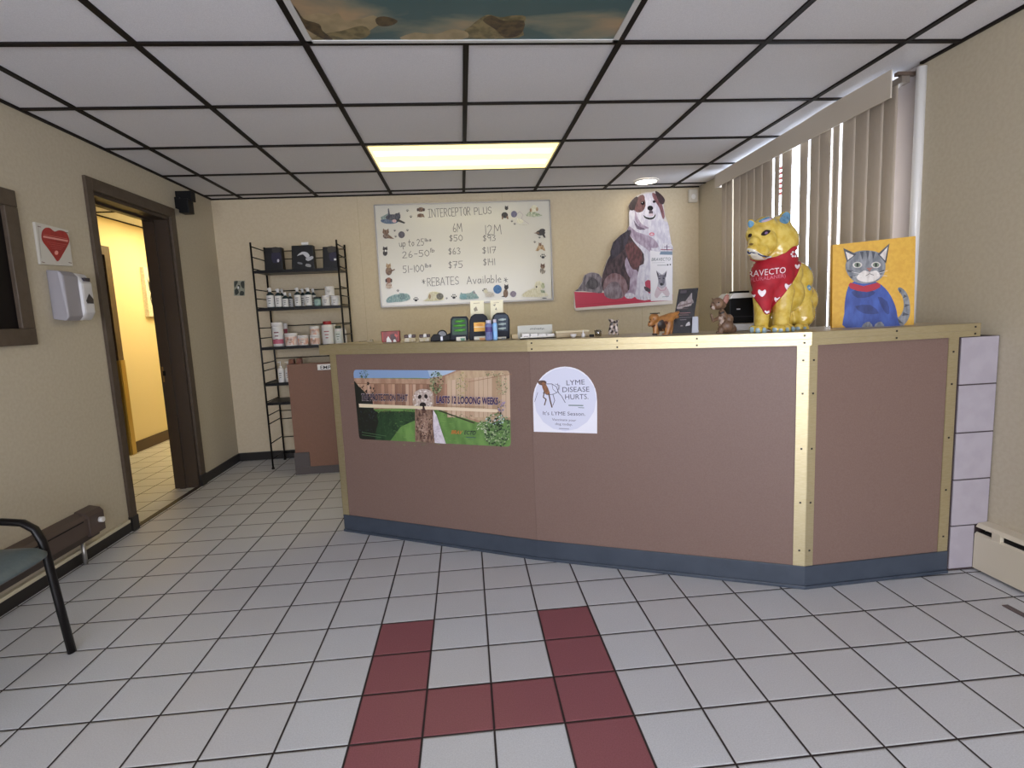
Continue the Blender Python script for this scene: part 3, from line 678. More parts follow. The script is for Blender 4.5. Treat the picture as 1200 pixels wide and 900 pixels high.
bottle('bottle', 387.5, 380, 4.68, Z3, 9, 'screw', WB, JL, 'white capped bottle behind the red capped bottle on the third shelf', 'bottle', None)
bottle('bottle', 393.3, 382, Yf, Z3, 10, 'screw', WB, mat('green_cap', (44, 56, 36), .4), 'white bottle with dark green cap at the right end of the third shelf', 'bottle', None, (.06, .7, fur((200, 206, 190), (220, 222, 216), 60)), (90, 110, 80))
bottle('bottle', 398.6, 384, 4.67, Z3, 8, 'screw', WB, JL, 'white bottle behind the green capped bottle, by the right shelf post', 'bottle', None)
g = 'white pump bottles on the fourth shelf'
bottle('pump_bottle', 320.9, 424, 4.55, Z4, 7.6, 'pump', WB, WHITE, 'left one of two white pump bottles on the fourth wire shelf', 'bottle', g, (.08, .58, LB))
bottle('pump_bottle', 329.4, 424, 4.55, Z4, 7.8, 'pump', WB, WHITE, 'right one of two white pump bottles on the fourth wire shelf', 'bottle', g, (.08, .58, LB))
g = 'reddish packages on the fourth shelf'
for x0, x1, top, lab in ((337, 344, 421.5, 'reddish package on the fourth shelf just above the partition, nearer the pump bottles'), (346, 353, 420.5, 'reddish package on the fourth shelf just above the partition, nearer the employees sign')):
    p0, p1 = at(x0, 430, 4.6), at(x1, 430, 4.6); z = at(x0, top, 4.6).z
    bm = bmesh.new(); extrude(bm, [(p0.x, 4.6, Z4), (p1.x, 4.6, Z4), (p1.x-.004, 4.62, z), (p0.x+.006, 4.62, z)], (0, .06, 0))
    tag(obj('package', bm, fur((120, 50, 38), (150, 100, 70), 40), bevel=.004), lab, 'package', g)
# ================================================================== BACK WALL
YW = YB-.018
wb = thing('whiteboard', 'whiteboard with handwritten prices and a border of pets and paw prints', 'whiteboard', (.06, YB-.01, 1.27))
c = [(438.6,240.3),(644.2,235.6),(646.6,350.8),(447.2,359.8)]
slab('board', c, (0, YW, 0), (0,-1,0), .014, mat('gloss_white_board', (216, 212, 200), .22, spec=.6), wb)
bm = bmesh.new(); W = [at(x, y, YW) for x, y in c]
x0, x1, z0, z1 = min(W[0].x, W[3].x), max(W[1].x, W[2].x), W[3].z, W[0].z
for b in ((x0-.004, x0+.007, z0, z1), (x1-.007, x1+.004, z0, z1), (x0, x1, z1-.007, z1+.004), (x0, x1, z0-.004, z0+.009)): box(bm, b[0], b[1], YW-.005, YB-.002, b[2], b[3])
obj('aluminium_rim', bm, mat('aluminium', (150, 146, 140), .4, .7), wb)
a = Art((0, YW, 0), (0,-1,0), step=.00003)
MK = ink((72, 68, 72), .5)
U = lambda x, y: (430+x/5.2174, 220+y/5.2174)
a.tf = U
for s in (('INTERCEPTOR', 372,182, 635,168, 50), ('PLUS', 655,166, 765,158, 42), ('6M', 524,272, 585,268, 52), ('12M', 716,288, 826,283, 58), ('$50', 500,328, 588,324, 36), ('$93', 706,328, 790,324, 36),
          ('$63', 496,410, 575,404, 38), ('$117', 702,404, 794,398, 38), ('$75', 495,494, 590,488, 40), ('$141', 708,476, 786,472, 40),
          ('up to 25', 196,362, 352,352, 40), ('lbs', 350,330, 396,326, 18), ('26-50', 214,430, 385,418, 38), ('lb', 384,396, 416,392, 24), ('51-100', 218,522, 352,512, 42), ('lbs', 352,488, 396,484, 22),
          ('*', 332,592, 362,590, 34), ('REBATES', 368,602, 565,590, 48), ('Available', 608,590, 825,578, 46), ('*', 832,582, 866,580, 34)):
    a.hand(s[0], s[1], s[2], s[3], s[4], s[5], 3.1, MK)
def paw(x, y, s):
    a.ell(x, y+s*.3, s*.55, s*.42, MKP)
    for dx, dy in ((-.75,-.1),(-.3,-.6),(.3,-.6),(.75,-.1)): a.ell(x+dx*s, y+dy*s, s*.2, s*.26, MKP)
MKP = ink((34, 32, 36))
for x, y, s in ((248,140,9),(269,177,9),(170,262,8),(176,298,8),(248,260,8),(886,205,8),(903,221,8),(1055,304,8),(1026,332,8),(190,629,9),(488,676,7),(300,683,17),(532,666,18),(1076,420,18),(722,630,17)): paw(x, y, s)
def crit(body, head, cb, ch, ears=1, rot=0, er=None):      # a small printed pet: body, head and ears
    a.ell(body[0], body[1], body[2], body[3], cb, rot); a.ell(head[0], head[1], head[2], head[3], ch)
    x, y, w, h = head
    for s in (-1, 1):
        if ears == 1: a.poly([(x+s*w*.95, y-h*.2), (x+s*w*.8, y-h*1.6), (x+s*w*.15, y-h*.8)], er or ch)
        elif ears == 2: a.ell(x+s*w*.95, y+h*.1, w*.3, h*.7, er or cb)
GY, BR, BL_, CRM, TAN = fur((52,54,66),(92,90,96)), fur((96,68,50),(140,112,88)), fur((34,30,30),(62,52,46)), fur((214,208,176),(232,228,206)), fur((150,116,78),(196,170,130))
TL = fur((120,156,160),(164,190,190)); DKB = fur((56,36,30),(84,60,50))
# kitten on blue cloth, top left
a.ell(140,202,56,20, fur((64,84,116),(110,124,140))); a.poly([(84,180),(130,158),(160,168),(150,190),(90,196)], fur((150,166,160),(120,136,130))); a.ell(160,182,46,19, GY); a.ell(186,172,20,16, GY)
a.poly([(176,164),(200,150),(204,172)], GY); a.poly([(130,170),(128,130),(134,126),(142,168)], GY); a.poly([(190,190),(236,214),(228,220),(178,204)], BL_); a.ell(168,204,13,10, fur((214,180,176),(196,160,160)))
crit((328,170,20,12),(330,134,20,14), BR, BR, 2, 0, DKB); a.poly([(306,182),(316,160),(326,178)], BR); a.poly([(334,178),(344,158),(354,182)], BR)
crit((842,168,20,18),(853,126,11,11), BL_, BL_, 1); a.poly([(824,176),(834,172),(832,194),(824,194)], BR); a.poly([(852,176),(862,172),(866,192),(856,192)], BR)
a.ell(899,162,19,20, fur((92,88,116),(120,116,140))); a.ell(212,288,20,21, fur((64,60,70),(92,86,96)))
a.line([(916,164),(934,146),(954,166),(944,190),(990,222)], 1.8, ink((170,150,160))); crit((936,206,20,14),(926,198,9,9), CRM, CRM, 1); a.poly([(920,226),(992,226),(960,230)], fur((190,186,160),(210,206,190)))
a.poly([(972,166),(1000,140),(1030,150),(1074,170),(1050,176),(1020,180),(975,174)], fur((130,146,116),(206,208,180))); a.ell(1022,128,20,22, CRM); a.ell(1002,138,7,12, TAN); a.ell(1040,132,7,12, TAN)
crit((1062,276,28,16),(1072,262,18,11), BL_, BL_, 0); a.poly([(1018,278),(1050,270),(1054,284)], BR); a.poly([(1068,284),(1084,282),(1092,306),(1082,306)], BL_)
a.poly([(1030,386),(1050,350),(1076,350),(1092,386),(1078,384),(1064,372),(1046,388)], TAN); crit((1062,364,18,14),(1058,348,9,9), TAN, BR, 1)
crit((1074,508,16,20),(1074,482,14,13), fur((70,56,46),(214,204,186)), BR, 1)
a.poly([(944,664),(980,630),(1020,616),(1060,624),(1090,640),(1108,660),(1050,668),(1000,668)], CRM, 2); a.ell(1052,598,28,28, CRM); a.ell(1076,600,11,18, fur((150,160,124),(196,198,164))); a.ell(1036,606,5,6, BL_); a.poly([(1060,626),(1086,628),(1088,644),(1066,642)], fur((130,146,120),(160,170,140)))
a.ell(1084,675,15,2.6, ink((30,30,34)))
crit((118,296,20,16),(116,272,20,14), fur((70,52,46),(150,128,110)), BR, 1); a.poly([(130,284),(168,314),(128,310)], BR)
crit((112,400,14,17),(112,376,15,11), BL_, BL_, 1); a.ell(114,386,5,7, ink((225,222,216)))
crit((134,510,20,26),(132,480,15,12), BR, TAN, 1); a.poly([(148,504),(172,496),(170,504),(152,514)], BR)
crit((134,598,18,20),(134,566,17,17), fur((214,196,180),(150,110,90)), fur((120,72,50),(150,96,70)), 2, 0, DKB); a.poly([(112,612),(160,612),(150,600),(122,600)], fur((190,170,150),(216,200,186)))
a.poly([(118,690),(134,668),(180,650),(206,656),(240,646),(262,660),(262,682),(220,696),(170,700),(128,704)], TL, 2); a.ell(216,664,26,20, fur((98,128,134),(140,170,172))); a.poly([(198,656),(198,640),(214,652)], TL); a.poly([(224,652),(242,644),(240,664)], TL)
a.poly([(342,690),(370,680),(376,650),(400,634),(440,640),(462,652),(470,684),(420,692),(370,694)], fur((206,200,158),(226,222,190)), 2); a.ell(446,664,22,20, fur((128,126,110),(96,92,84))); a.ell(400,664,26,24, CRM); a.ell(384,666,7,16, TAN)
a.poly([(566,668),(572,646),(584,654),(610,646),(632,644),(650,630),(662,646),(684,670),(668,680),(576,684)], TL, 2); a.ell(590,664,22,17, fur((110,160,172),(140,182,190))); a.ell(650,662,26,17, TL); a.poly([(572,656),(574,638),(588,650)], TL); a.poly([(646,646),(654,626),(666,650)], fur((120,120,130),(160,160,170)))
a.ell(750,654,30,17, fur((222,216,206),(190,184,180))); a.ell(726,634,13,11, CRM); a.ell(798,621,26,27, fur((44,104,170),(76,130,190))); 
crit((848,646,15,26),(852,610,13,14), BR, BL_, 1); a.poly([(818,668),(838,658),(840,668)], BL_); a.ell(894,650,19,19, fur((124,112,136),(160,150,166)))
a.done('writing_and_pictures', wb)
# small black and white picture beside the shelf
pc = thing('wall_switch_plate', 'small black and white patterned plate on the wall left of the wire shelf', 'switch plate', (at(280, 338, YB-.008).x, YB, 1.42))
slab('plate', [(274,329),(286.5,329),(286.5,346.5),(274,346.5)], (0, YB-.008, 0), (0,-1,0), .008, mat('patterned_plate', (150, 150, 132), .4), pc)
a = Art((0, YB-.008, 0), (0,-1,0)); K = ink((52, 56, 48))
for p in ([(274.5,330),(279,329.5),(277,334),(275,337)], [(282,331),(286,329.5),(286,338),(283,336)], [(275,340),(278,338),(280,343),(276,346)], [(282,341),(286,342),(285.5,346),(281,346)], [(279,334),(281.5,335),(280.5,339),(278.5,338)]): a.poly(p, K, 2)
a.done('pattern', pc)
bm = bmesh.new(); box(bm, at(280,337,YB).x-.005, at(280,337,YB).x+.005, YB-.016, YB-.008, 1.475, 1.495); obj('switch_toggle', bm, PAPER, pc)
# dog cutout
V = lambda x, y: (660+x/5.806, 215+y/5.806)
YD = YB-.03
dg = thing('dog_cutout', 'large cardboard cutout of a sitting dog on red mat with medicine box', 'cutout', (1.4, YB-.02, 1.18))
sil = [(75,735),(100,718),(130,668),(145,622),(190,603),(240,612),(262,640),(275,590),(300,520),(340,460),(400,370),(438,310),(450,285),(447,215),(455,183),(445,150),(470,110),(497,86),(530,70),(560,60),(600,58),(625,50),(650,60),(675,85),(692,112),(682,145),(690,210),(712,265),(722,330),(732,380),(745,470),(745,820),(410,845),(85,864),(74,845)]
slab('board', [V(*p) for p in sil], (0, YD, 0), (0,-1,0), .02, mat('cutout_board', (214, 206, 200), .5), dg)
a = Art((0, YD, 0), (0,-1,0), step=.00005); a.tf = V
WF, LV, DKF, BRF, GRF = fur((222,218,226),(196,190,206),50), fur((186,172,190),(150,130,150),45), fur((52,38,44),(92,70,74),40), fur((116,72,72),(84,50,52),60), fur((96,88,96),(146,136,142),45)
RED = ink((196, 58, 84), .4)
a.poly([(75,737),(300,745),(744,752),(744,795),(85,850)], RED); a.poly([(744,795),(744,818),(86,862),(80,848)], ink((226, 214, 206)))
a.line([(80,826),(420,804),(744,786)], 2, ink((170,44,70)))
a.poly([(78,733),(102,716),(132,668),(147,624),(190,606),(238,614),(262,645),(275,700),(262,745),(210,742),(140,732)], GRF, 2)
a.poly([(150,700),(190,640),(230,660),(240,700),(200,720)], fur((58,54,58),(96,90,94),40), 2)
a.poly([(264,640),(278,590),(303,520),(342,460),(402,372),(438,314),(470,300),(520,380),(560,520),(520,640),(470,720),(400,750),(300,760),(262,700)], DKF, 2)
a.poly([(440,320),(452,285),(449,215),(458,183),(560,180),(640,240),(710,265),(722,330),(730,380),(742,470),(742,700),(700,780),(590,792),(500,780),(470,740),(500,620),(545,560),(548,480),(500,420),(470,380)], WF, 2)
a.poly([(450,290),(500,330),(560,350),(590,400),(600,470),(560,440),(500,400),(470,370),(440,330)], LV, 2); a.poly([(560,350),(620,380),(650,430),(610,440),(580,420)], LV, 2)
a.poly([(340,400),(440,318),(462,330),(440,380),(420,440),(360,500),(320,510)], fur((70,62,74),(44,36,44),50), 2)
a.poly([(420,425),(468,400),(508,430),(536,480),(530,540),(486,590),(455,548),(440,500)], BRF, 2)
a.poly([(430,500),(455,560),(484,600),(460,640),(440,620),(420,560)], LV, 2)
a.poly([(285,650),(330,612),(385,618),(425,660),(440,730),(400,780),(330,786),(285,765),(272,700)], fur((116,84,88),(150,124,130),40), 2)
a.poly([(280,720),(330,670),(380,680),(400,740),(390,778),(320,784),(282,764)], fur((150,138,146),(110,94,102),40), 2)
a.poly([(460,600),(500,590),(520,640),(500,740),(470,778),(430,782),(420,750),(450,720)], LV, 2)
a.poly([(520,560),(590,560),(594,700),(586,790),(520,790),(490,772),(500,700)], WF, 2)
for x, y, w in ((452,764,34),(548,772,42)):
    a.ell(x, y, w, 20, WF)
    for k in (-.5, 0, .5): a.line([(x+k*w, y+2), (x+k*w*1.1, y+18)], 2, ink((110, 92, 104)))
a.poly([(556,670),(592,660),(592,750),(566,720)], ink((176,58,84)), 2); a.poly([(550,700),(590,716),(592,740),(560,730)], fur((60,44,52),(90,70,80)), 2)
# head
a.poly([(450,200),(470,130),(530,80),(600,66),(655,90),(690,200),(680,260),(620,300),(560,305),(500,280),(455,240)], WF, 2)
a.poly([(500,100),(540,76),(556,100),(560,150),(540,190),(500,196),(478,170)], fur((92,60,60),(120,82,80),60), 2)
a.poly([(605,64),(640,80),(672,140),(690,225),(676,240),(655,170),(630,130),(612,100)], fur((140,92,96),(100,62,66),60), 2)
a.poly([(446,152),(470,112),(500,88),(508,110),(492,150),(484,180),(456,182)], fur((60,40,42),(40,26,28),60), 2)
a.poly([(625,52),(650,62),(676,86),(692,113),(682,140),(664,140),(640,104)], fur((66,38,42),(44,26,30),60), 2)
a.poly([(556,80),(600,74),(606,130),(580,160),(560,130)], WF, 2)
a.ell(541,134,14,13, ink((34,22,26), .2)); a.ell(618,124,10,9, ink((34,22,26), .2)); a.ell(537,130,3,3, PAPER)
a.ell(592,168,20,17, ink((22,18,22), .2)); a.ell(596,198,14,18, ink((80,66,76)))
a.poly([(546,214),(560,226),(590,234),(616,226),(626,204),(628,222),(612,242),(580,246),(552,232)], ink((20,16,20)), 2); a.ell(598,214,18,10, ink((206,186,196)))
a.poly([(490,180),(510,240),(540,280),(580,300),(570,308),(520,296),(490,250)], LV, 2); a.poly([(480,250),(510,290),(560,310),(540,316),(500,308)], fur((100,84,104),(130,114,132)), 2)
a.ell(602,345,18,12, ink((206,110,126))); a.ell(602,346,10,6, ink((222,196,206)))
# medicine box and dome badge
a.poly([(590,455),(740,482),(742,796),(596,800)], ink((232,228,232), .35))
a.ell(704,440,44,38, fur((196,190,202),(226,222,228),60)); a.poly([(662,462),(742,462),(742,486),(655,484)], ink((120,138,160))); a.line([(664,450),(740,452)], 6, ink((150,70,96))); a.line([(705,418),(704,452)], 5, ink((70,66,90))); a.line([(686,432),(722,432)], 4, ink((120,90,120)))
a.type('BRAVECTO', 600,528, 730,524, 22, ink((96,104,112)), .2)
a.line([(604,540),(690,538)], 2, ink((170,170,176))); a.line([(640,557),(700,556)], 4, ink((150,150,156))); a.ell(710,554,6,5, ink((60,56,64))); a.ell(728,552,5,5, ink((30,28,34)))
a.poly([(630,590),(652,630),(640,700),(660,720),(690,718),(700,690),(692,630),(706,590),(690,606),(672,620),(650,606)], ink((176,170,180)), 0)
a.poly([(632,594),(650,620),(642,640)], ink((60,54,62))); a.poly([(704,594),(688,620),(698,640)], ink((60,54,62)))
a.poly([(648,626),(690,624),(694,650),(684,690),(658,692),(644,650)], fur((84,78,92),(130,124,134),60), 2); a.ell(668,686,10,10, ink((34,32,40))); a.ell(655,648,5,4, ink((20,20,26))); a.ell(683,646,5,4, ink((20,20,26)))
a.poly([(640,700),(620,760),(640,780),(672,740),(704,776),(724,750),(698,700),(670,716)], ink((206,188,196)), 2); a.line([(640,706),(660,728),(690,726),(702,704)], 4, ink((190,130,150))); a.line([(674,772),(716,768)], 4, ink((150,160,166)))
a.done('printed_picture', dg)
# motion sensor in the corner
ms = thing('motion_sensor', 'small white motion sensor high in the back right corner', 'sensor', (2.085, YB, 2.12))
bm = bmesh.new(); box(bm, 2.045, 2.125, YB-.045, YB, 2.066, 2.18); obj('housing', bm, mat('sensor_white', (206, 200, 188), .4), ms, bevel=.012)
bm = bmesh.new(); ball(bm, (2.085, YB-.044, 2.115), .022, 2, (1, .35, 1.1)); obj('lens', bm, mat('sensor_lens', (232, 230, 226), .25), ms)
# ================================================================== LEFT WALL THINGS
t = thing('heart_plaque', 'white wall plaque with a red heart above the soap dispenser', 'plaque', (XL, 2.99, 1.6))
PX = XL+.012
slab('plate', [(41,260),(80,270),(85.5,312),(48,309.5)], (PX, 0, 0), (1,0,0), .012, mat('plaque_white', (206, 202, 192), .3), t)
a = Art((PX, 0, 0), (1,0,0)); Q = lambda x, y: (30+x/6.667, 250+y/6.667); a.tf = Q
a.poly([(125,150),(150,115),(190,115),(225,142),(262,132),(310,145),(335,185),(338,230),(290,320),(252,375),(220,340),(170,270),(128,210)], fur((166,44,40),(150,36,34), 30), 3)
a.line([(140,165),(325,200)], 3, ink((214,120,110))); a.line([(140,182),(325,216)], 14, ink((222,150,140)))
for k in range(4): a.line([(170+k*12,222+k*17),(318-k*14,246+k*12)], 3, ink((190,90,84)))
a.ell(240,308,15,17, ink((224,150,142))); a.line([(96,92),(120,350)], 3, ink((150,140,132)))
for p in ((104,104),(136,382),(318,150),(346,386)): a.line([(p[0]-10,p[1]-2),(p[0]+12,p[1]+3)], 5, ink((110,70,66)))
a.done('heart_print', t)
so = thing('soap_dispenser', 'white and grey wall mounted soap dispenser beside the doorway', 'dispenser', (XL, 3.02, 1.24))
bm = bmesh.new(); y0, y1, z0, z1 = 2.905, 3.015, 1.225, 1.475
extrude(bm, [(XL, y0, z0+.01), (XL+.055, y0+.004, z0), (XL+.07, y0+.01, z0+.02), (XL+.07, y0+.01, z1-.03), (XL+.055, y0, z1-.006), (XL, y0, z1)], (0, .105, 0)); obj('side_cover', bm, mat('dispenser_grey', (150, 146, 150), .35), so, bevel=.006)
bm = bmesh.new(); extrude(bm, [(XL, y1, z0+.01), (XL+.06, y1, z0), (XL+.085, y1, z0+.04), (XL+.085, y1, z1-.06), (XL+.06, y1, z1-.012), (XL, y1, z1)], (0, .085, 0)); obj('front_cover', bm, mat('dispenser_white', (206, 204, 204), .3), so, bevel=.014)
bm = bmesh.new(); YC = y1+.045
box(bm, XL+.072, XL+.0865, YC-.02, YC+.022, 1.425, 1.443); obj('maker_badge', bm, ink((50, 46, 56)), so)
bm = bmesh.new(); extrude(bm, [(XL+.084, YC-.028, 1.325), (XL+.084, YC, 1.362), (XL+.084, YC+.028, 1.335), (XL+.084, YC+.026, 1.312), (XL+.084, YC-.022, 1.312)], (.003, 0, 0)); obj('sight_window', bm, ink((58, 50, 50), .2), so)
sk = thing('wall_speaker', 'small black loudspeaker on a bracket near the back left corner', 'speaker', (XL, 4.32, 2.1))
boxes('cabinet', [(XL+.03, XL+.10, 4.235, 4.32, 1.985, 2.085)], BLACK, sk, .006)
boxes('bracket', [(XL+.001, XL+.11, 4.27, 4.34, 2.075, 2.145), (XL+.001, XL+.035, 4.25, 4.31, 2.02, 2.10)], BLACK, sk, .004)
# hallway picture
cv = thing('corridor_canvas', 'white canvas with a black dog drawing on the yellow corridor wall', 'picture', (HX, 6.2, 1.3))
boxes('canvas', [(HX+.001, HX+.04, 5.93, 6.5, 1.305, 1.80)], mat('canvas_white', (226, 222, 206), .6, c2=(206, 200, 184), scale=80), cv)
a = Art((HX+.04, 0, 0), (1,0,0)); Kb = ink((24, 20, 18))
a.poly([(172.5,325),(175,331),(177.5,336),(179,341),(178,346),(175,340),(174,334)], Kb); a.line([(177,344),(176.5,350),(178.5,357),(182,366),(185,370)], 1, Kb); a.poly([(179,356),(184,366),(187,372),(182,368)], Kb); a.ell(186,345,7,11, Kb); a.poly([(180,336),(183,322),(188,338)], Kb)
a.done('dog_drawing', cv)
# wall heater with pipe leg
ht = thing('wall_heater', 'brown metal wall heater low on the left wall behind the chair', 'heater', (XL, 2.3, 0))
HB = mat('brown_enamel', (84, 70, 64), .4)
bm = bmesh.new(); extrude(bm, [(XL+.001, 1.2, .262), (XL+.045, 1.2, .250), (XL+.06, 1.2, .232), (XL+.06, 1.2, .15), (XL+.001, 1.2, .15)], (0, 1.66, 0)); obj('body', bm, HB, ht)
bm = bmesh.new(); extrude(bm, [(XL+.0005, 2.85, .268), (XL+.052, 2.85, .256), (XL+.068, 2.85, .236), (XL+.068, 2.85, .135), (XL+.0005, 2.85, .135)], (0, .115, 0)); obj('end_cap', bm, HB, ht, bevel=.003)
boxes('bottom_flange', [(XL+.02, XL+.05, 1.2, 2.94, .118, .15)], mat('dark_brown_enamel', (60, 50, 46), .45), ht)
boxes('front_slot', [(XL+.059, XL+.0612, 1.25, 2.82, .222, .228)], BLACK, ht)
bm = bmesh.new(); tube(bm, [(XL+.066, 2.925, .198), (XL+.088, 2.925, .198)], .014, 12); obj('knob', bm, PAPER, ht)
bm = bmesh.new(); tube(bm, [(XL+.036, 2.83, 0), (XL+.036, 2.83, .12)], .010, 10); obj('pipe_leg', bm, mat('galvanised', (170, 166, 160), .35, .8), ht)
# chair
ch = thing('waiting_room_chair', 'armchair with grey green seat and black metal frame against the left wall', 'chair', (-1.7, 1.77, 0))
TV = mat('grey_green_vinyl', (84, 96, 98), .45, c2=(90, 102, 104), scale=60)
bm = bmesh.new(); y0, y1 = 1.53, 2.0
nu, nv = 16, 16; top = []; bot = []
for i_ in range(nu+1):
    for j_ in range(nv+1):
        u_, v_ = 2*i_/nu-1, 2*j_/nv-1; m_ = max(abs(u_), abs(v_)); l_ = math.hypot(u_, v_) or 1; k_ = 1-.11*(m_/l_ < .999)*min(abs(u_), abs(v_))**4
        x_ = -1.712+.232*u_*k_; y_ = 1.775+.246*v_*k_; e_ = m_**8
        top.append((x_, y_, .438-.028*e_-.010*m_**2+(.006 if u_ < 0 else 0))); bot.append((x_, y_, .350+.040*m_**3))
F_ = [(i_*(nv+1)+j_, (i_+1)*(nv+1)+j_, (i_+1)*(nv+1)+j_+1, i_*(nv+1)+j_+1) for i_ in range(nu) for j_ in range(nv)]; N_ = len(top)
rim = [i_*(nv+1) for i_ in range(nu+1)]+[nu*(nv+1)+j_ for j_ in range(1, nv+1)]+[i_*(nv+1)+nv for i_ in range(nu-1, -1, -1)]+[j_ for j_ in range(nv-1, 0, -1)]
for f in bmv(bm, top+bot, F_+[tuple(N_+i_ for i_ in f[::-1]) for f in F_]+[(a_, b_, N_+b_, N_+a_) for a_, b_ in zip(rim, rim[1:]+rim[:1])]): f.smooth = True
obj('seat', bm, TV, ch)
bm = bmesh.new(); extrude(bm, [(-1.93, y0+.02, .56), (-1.895, y0+.02, .56), (-1.94, y0+.02, .86), (-1.975, y0+.02, .86)], (0, y1-y0-.04, 0)); obj('backrest', bm, TV, ch, bevel=.012)
for y in (2.018, 1.512):
    bm = bmesh.new(); tube(bm, [(-1.493, y, 0), (-1.512, y, .20), (-1.528, y, .38), (-1.535, y, .43), (-1.553, y, .475), (-1.59, y, .502), (-1.66, y, .512), (-1.80, y, .505), (-1.90, y, .50)], .0165, 10, flat=.75)
    f = obj('front_leg', bm, BLACKM, ch); f['label'] = 'black flat tube leg curving into the arm'
    bm = bmesh.new(); tube(bm, [(-1.93, y, 0), (-1.905, y, .4), (-1.90, y, .55), (-1.955, y, .85)], .012, 10); obj('rear_leg', bm, BLACKM, ch)
bm = bmesh.new()
for x in (-1.56, -1.86): tube(bm, [(x, 1.512, .378), (x, 2.018, .378)], .011, 8)
obj('cross_bar', bm, BLACKM, ch)
# ================================================================== RIGHT WALL THINGS
vb = thing('vertical_blinds', 'taupe vertical blinds with valance covering the right wall window', 'blinds', (2.09, 3.5, 2.1))
VAL = mat('valance_taupe', (204, 194, 180), .55); SL = mat('blind_slat', (196, 182, 164), .6, c2=(202, 188, 170), scale=90, stretch=(6,6,.3))
SL.node_tree.nodes['Principled BSDF'].inputs['Subsurface Weight'].default_value = 0
bm = bmesh.new(); extrude(bm, [(2.034, 2.515, 2.074), (2.034, 4.30, 2.070), (2.034, 4.30, 2.170), (2.034, 3.2, 2.190), (2.034, 3.0, 2.198), (2.034, 2.515, 2.198)], (.006, 0, 0)); box(bm, 2.034, 2.10, 4.296, 4.302, 2.074, 2.168); obj('valance', bm, VAL, vb)
bm = bmesh.new(); box(bm, 2.075, 2.115, 2.50, 4.28, 2.135, 2.165); obj('headrail', bm, mat('rail_metal', (150, 140, 130), .4, .5), vb)
for y in (2.505, 3.4, 4.25): boxes('bracket', [(2.05, XR, y-.012, y+.012, 2.165, 2.18)], mat('bracket_metal', (120, 104, 92), .4, .5), vb)
segs = [(4.285,4.20),(4.215,4.104),(4.094,3.985),(3.995,3.885),(3.895,3.785),(3.795,3.685),(3.695,3.565),(3.547,3.485),(3.466,3.352),(3.276,3.192),(3.176,3.085),(3.095,2.990),(2.975,2.921),(2.903,2.800),(2.81,2.705),(2.715,2.61),(2.62,2.525)]
for k, (b, a_) in enumerate(segs):
    bm = bmesh.new(); n = 6; vs = []; x0 = 2.082; tw = .004
    for j in range(n+1):
        t_ = j/n; y = a_+(b-a_)*t_; xx = x0-.006*math.sin(math.pi*t_)+tw*(t_-.5)
        vs += [(xx, y, .93), (xx, y, 2.135)]
    bmv(bm, vs, [(2*j, 2*j+2, 2*j+3, 2*j+1) for j in range(n)])
    o = obj('slat', bm, SL, vb); md = o.modifiers.new('t', 'SOLIDIFY'); md.thickness = .001
    for p in o.data.polygons: p.use_smooth = True
rh = thing('baseboard_heater', 'cream baseboard heater cover along the right wall', 'heater', (2.12, 0, 0))
bm = bmesh.new(); extrude(bm, [(XR, -2.2, .004), (XR, -2.2, .208), (2.10, -2.2, .205), (2.09, -2.2, .190), (2.094, -2.2, .188), (2.104, -2.2, .196), (2.135, -2.2, .198), (2.135, -2.2, .004)], (0, 4.22, 0)); obj('back_cover', bm, CREAM, rh)
bm = bmesh.new(); extrude(bm, [(2.086, -2.2, .012), (2.086, -2.2, .160), (2.096, -2.2, .168), (2.098, -2.2, .164), (2.092, -2.2, .156), (2.092, -2.2, .03), (2.10, -2.2, .012)], (0, 4.22, 0)); obj('front_cover', bm, CREAM, rh)
boxes('dark_fins', [(2.104, 2.134, -2.2, 2.0, .03, .175)], mat('fin_black', (20, 16, 14), .8), rh)
for y in (1.93, 1.2, .5): boxes('slot_clip', [(2.088, 2.104, y-.018, y+.018, .155, .195)], CREAM, rh)
bm = bmesh.new(); box(bm, 1.938, 1.962, 1.55, 1.752, 0, .004); tag(obj('floor_strip', bm, mat('grey_strip', (96, 84, 84), .6), bevel=.0015), 'short dark grey strip lying on the floor near the right heater', 'floor strip')
# ================================================================== THINGS ON THE COUNTER
ZC = 1.0402
def cx(x, Y): return at(x, 395, Y).x
def cz(x, y, Y): return at(x, y, Y).z
# red package
Y = 2.93
r1 = thing('red_package', 'red package with a small white dog picture, leftmost on the counter', 'package', (cx(458, Y), Y, ZC))
slab('box', [(446,388.5),(468,387.5),(468.5,400.9),(447.5,401.3)], (0, Y, 0), (0,-1,0), .05, fur((140, 40, 32), (110, 30, 28), 30), r1, bevel=.003)
a = Art((0, Y, 0), (0,-1,0)); a.poly([(453,401),(453,397),(455,394),(457,397),(459,400),(459,401)], PAPER, 0); a.poly([(457,392),(462,391),(464,396),(462,400),(458,398)], fur((40,20,20),(70,30,28))); a.poly([(461,401),(461,398),(463,397.5),(465,400.8)], PAPER); a.poly([(463,391),(466,393),(465,396),(462,393)], ink((196,80,70))); a.line([(448.5,390),(448.8,400.5)], .7, ink((200,80,60))); a.line([(466.8,389.5),(467.2,400)], .7, ink((200,80,60)))
a.done('printed_front', r1)
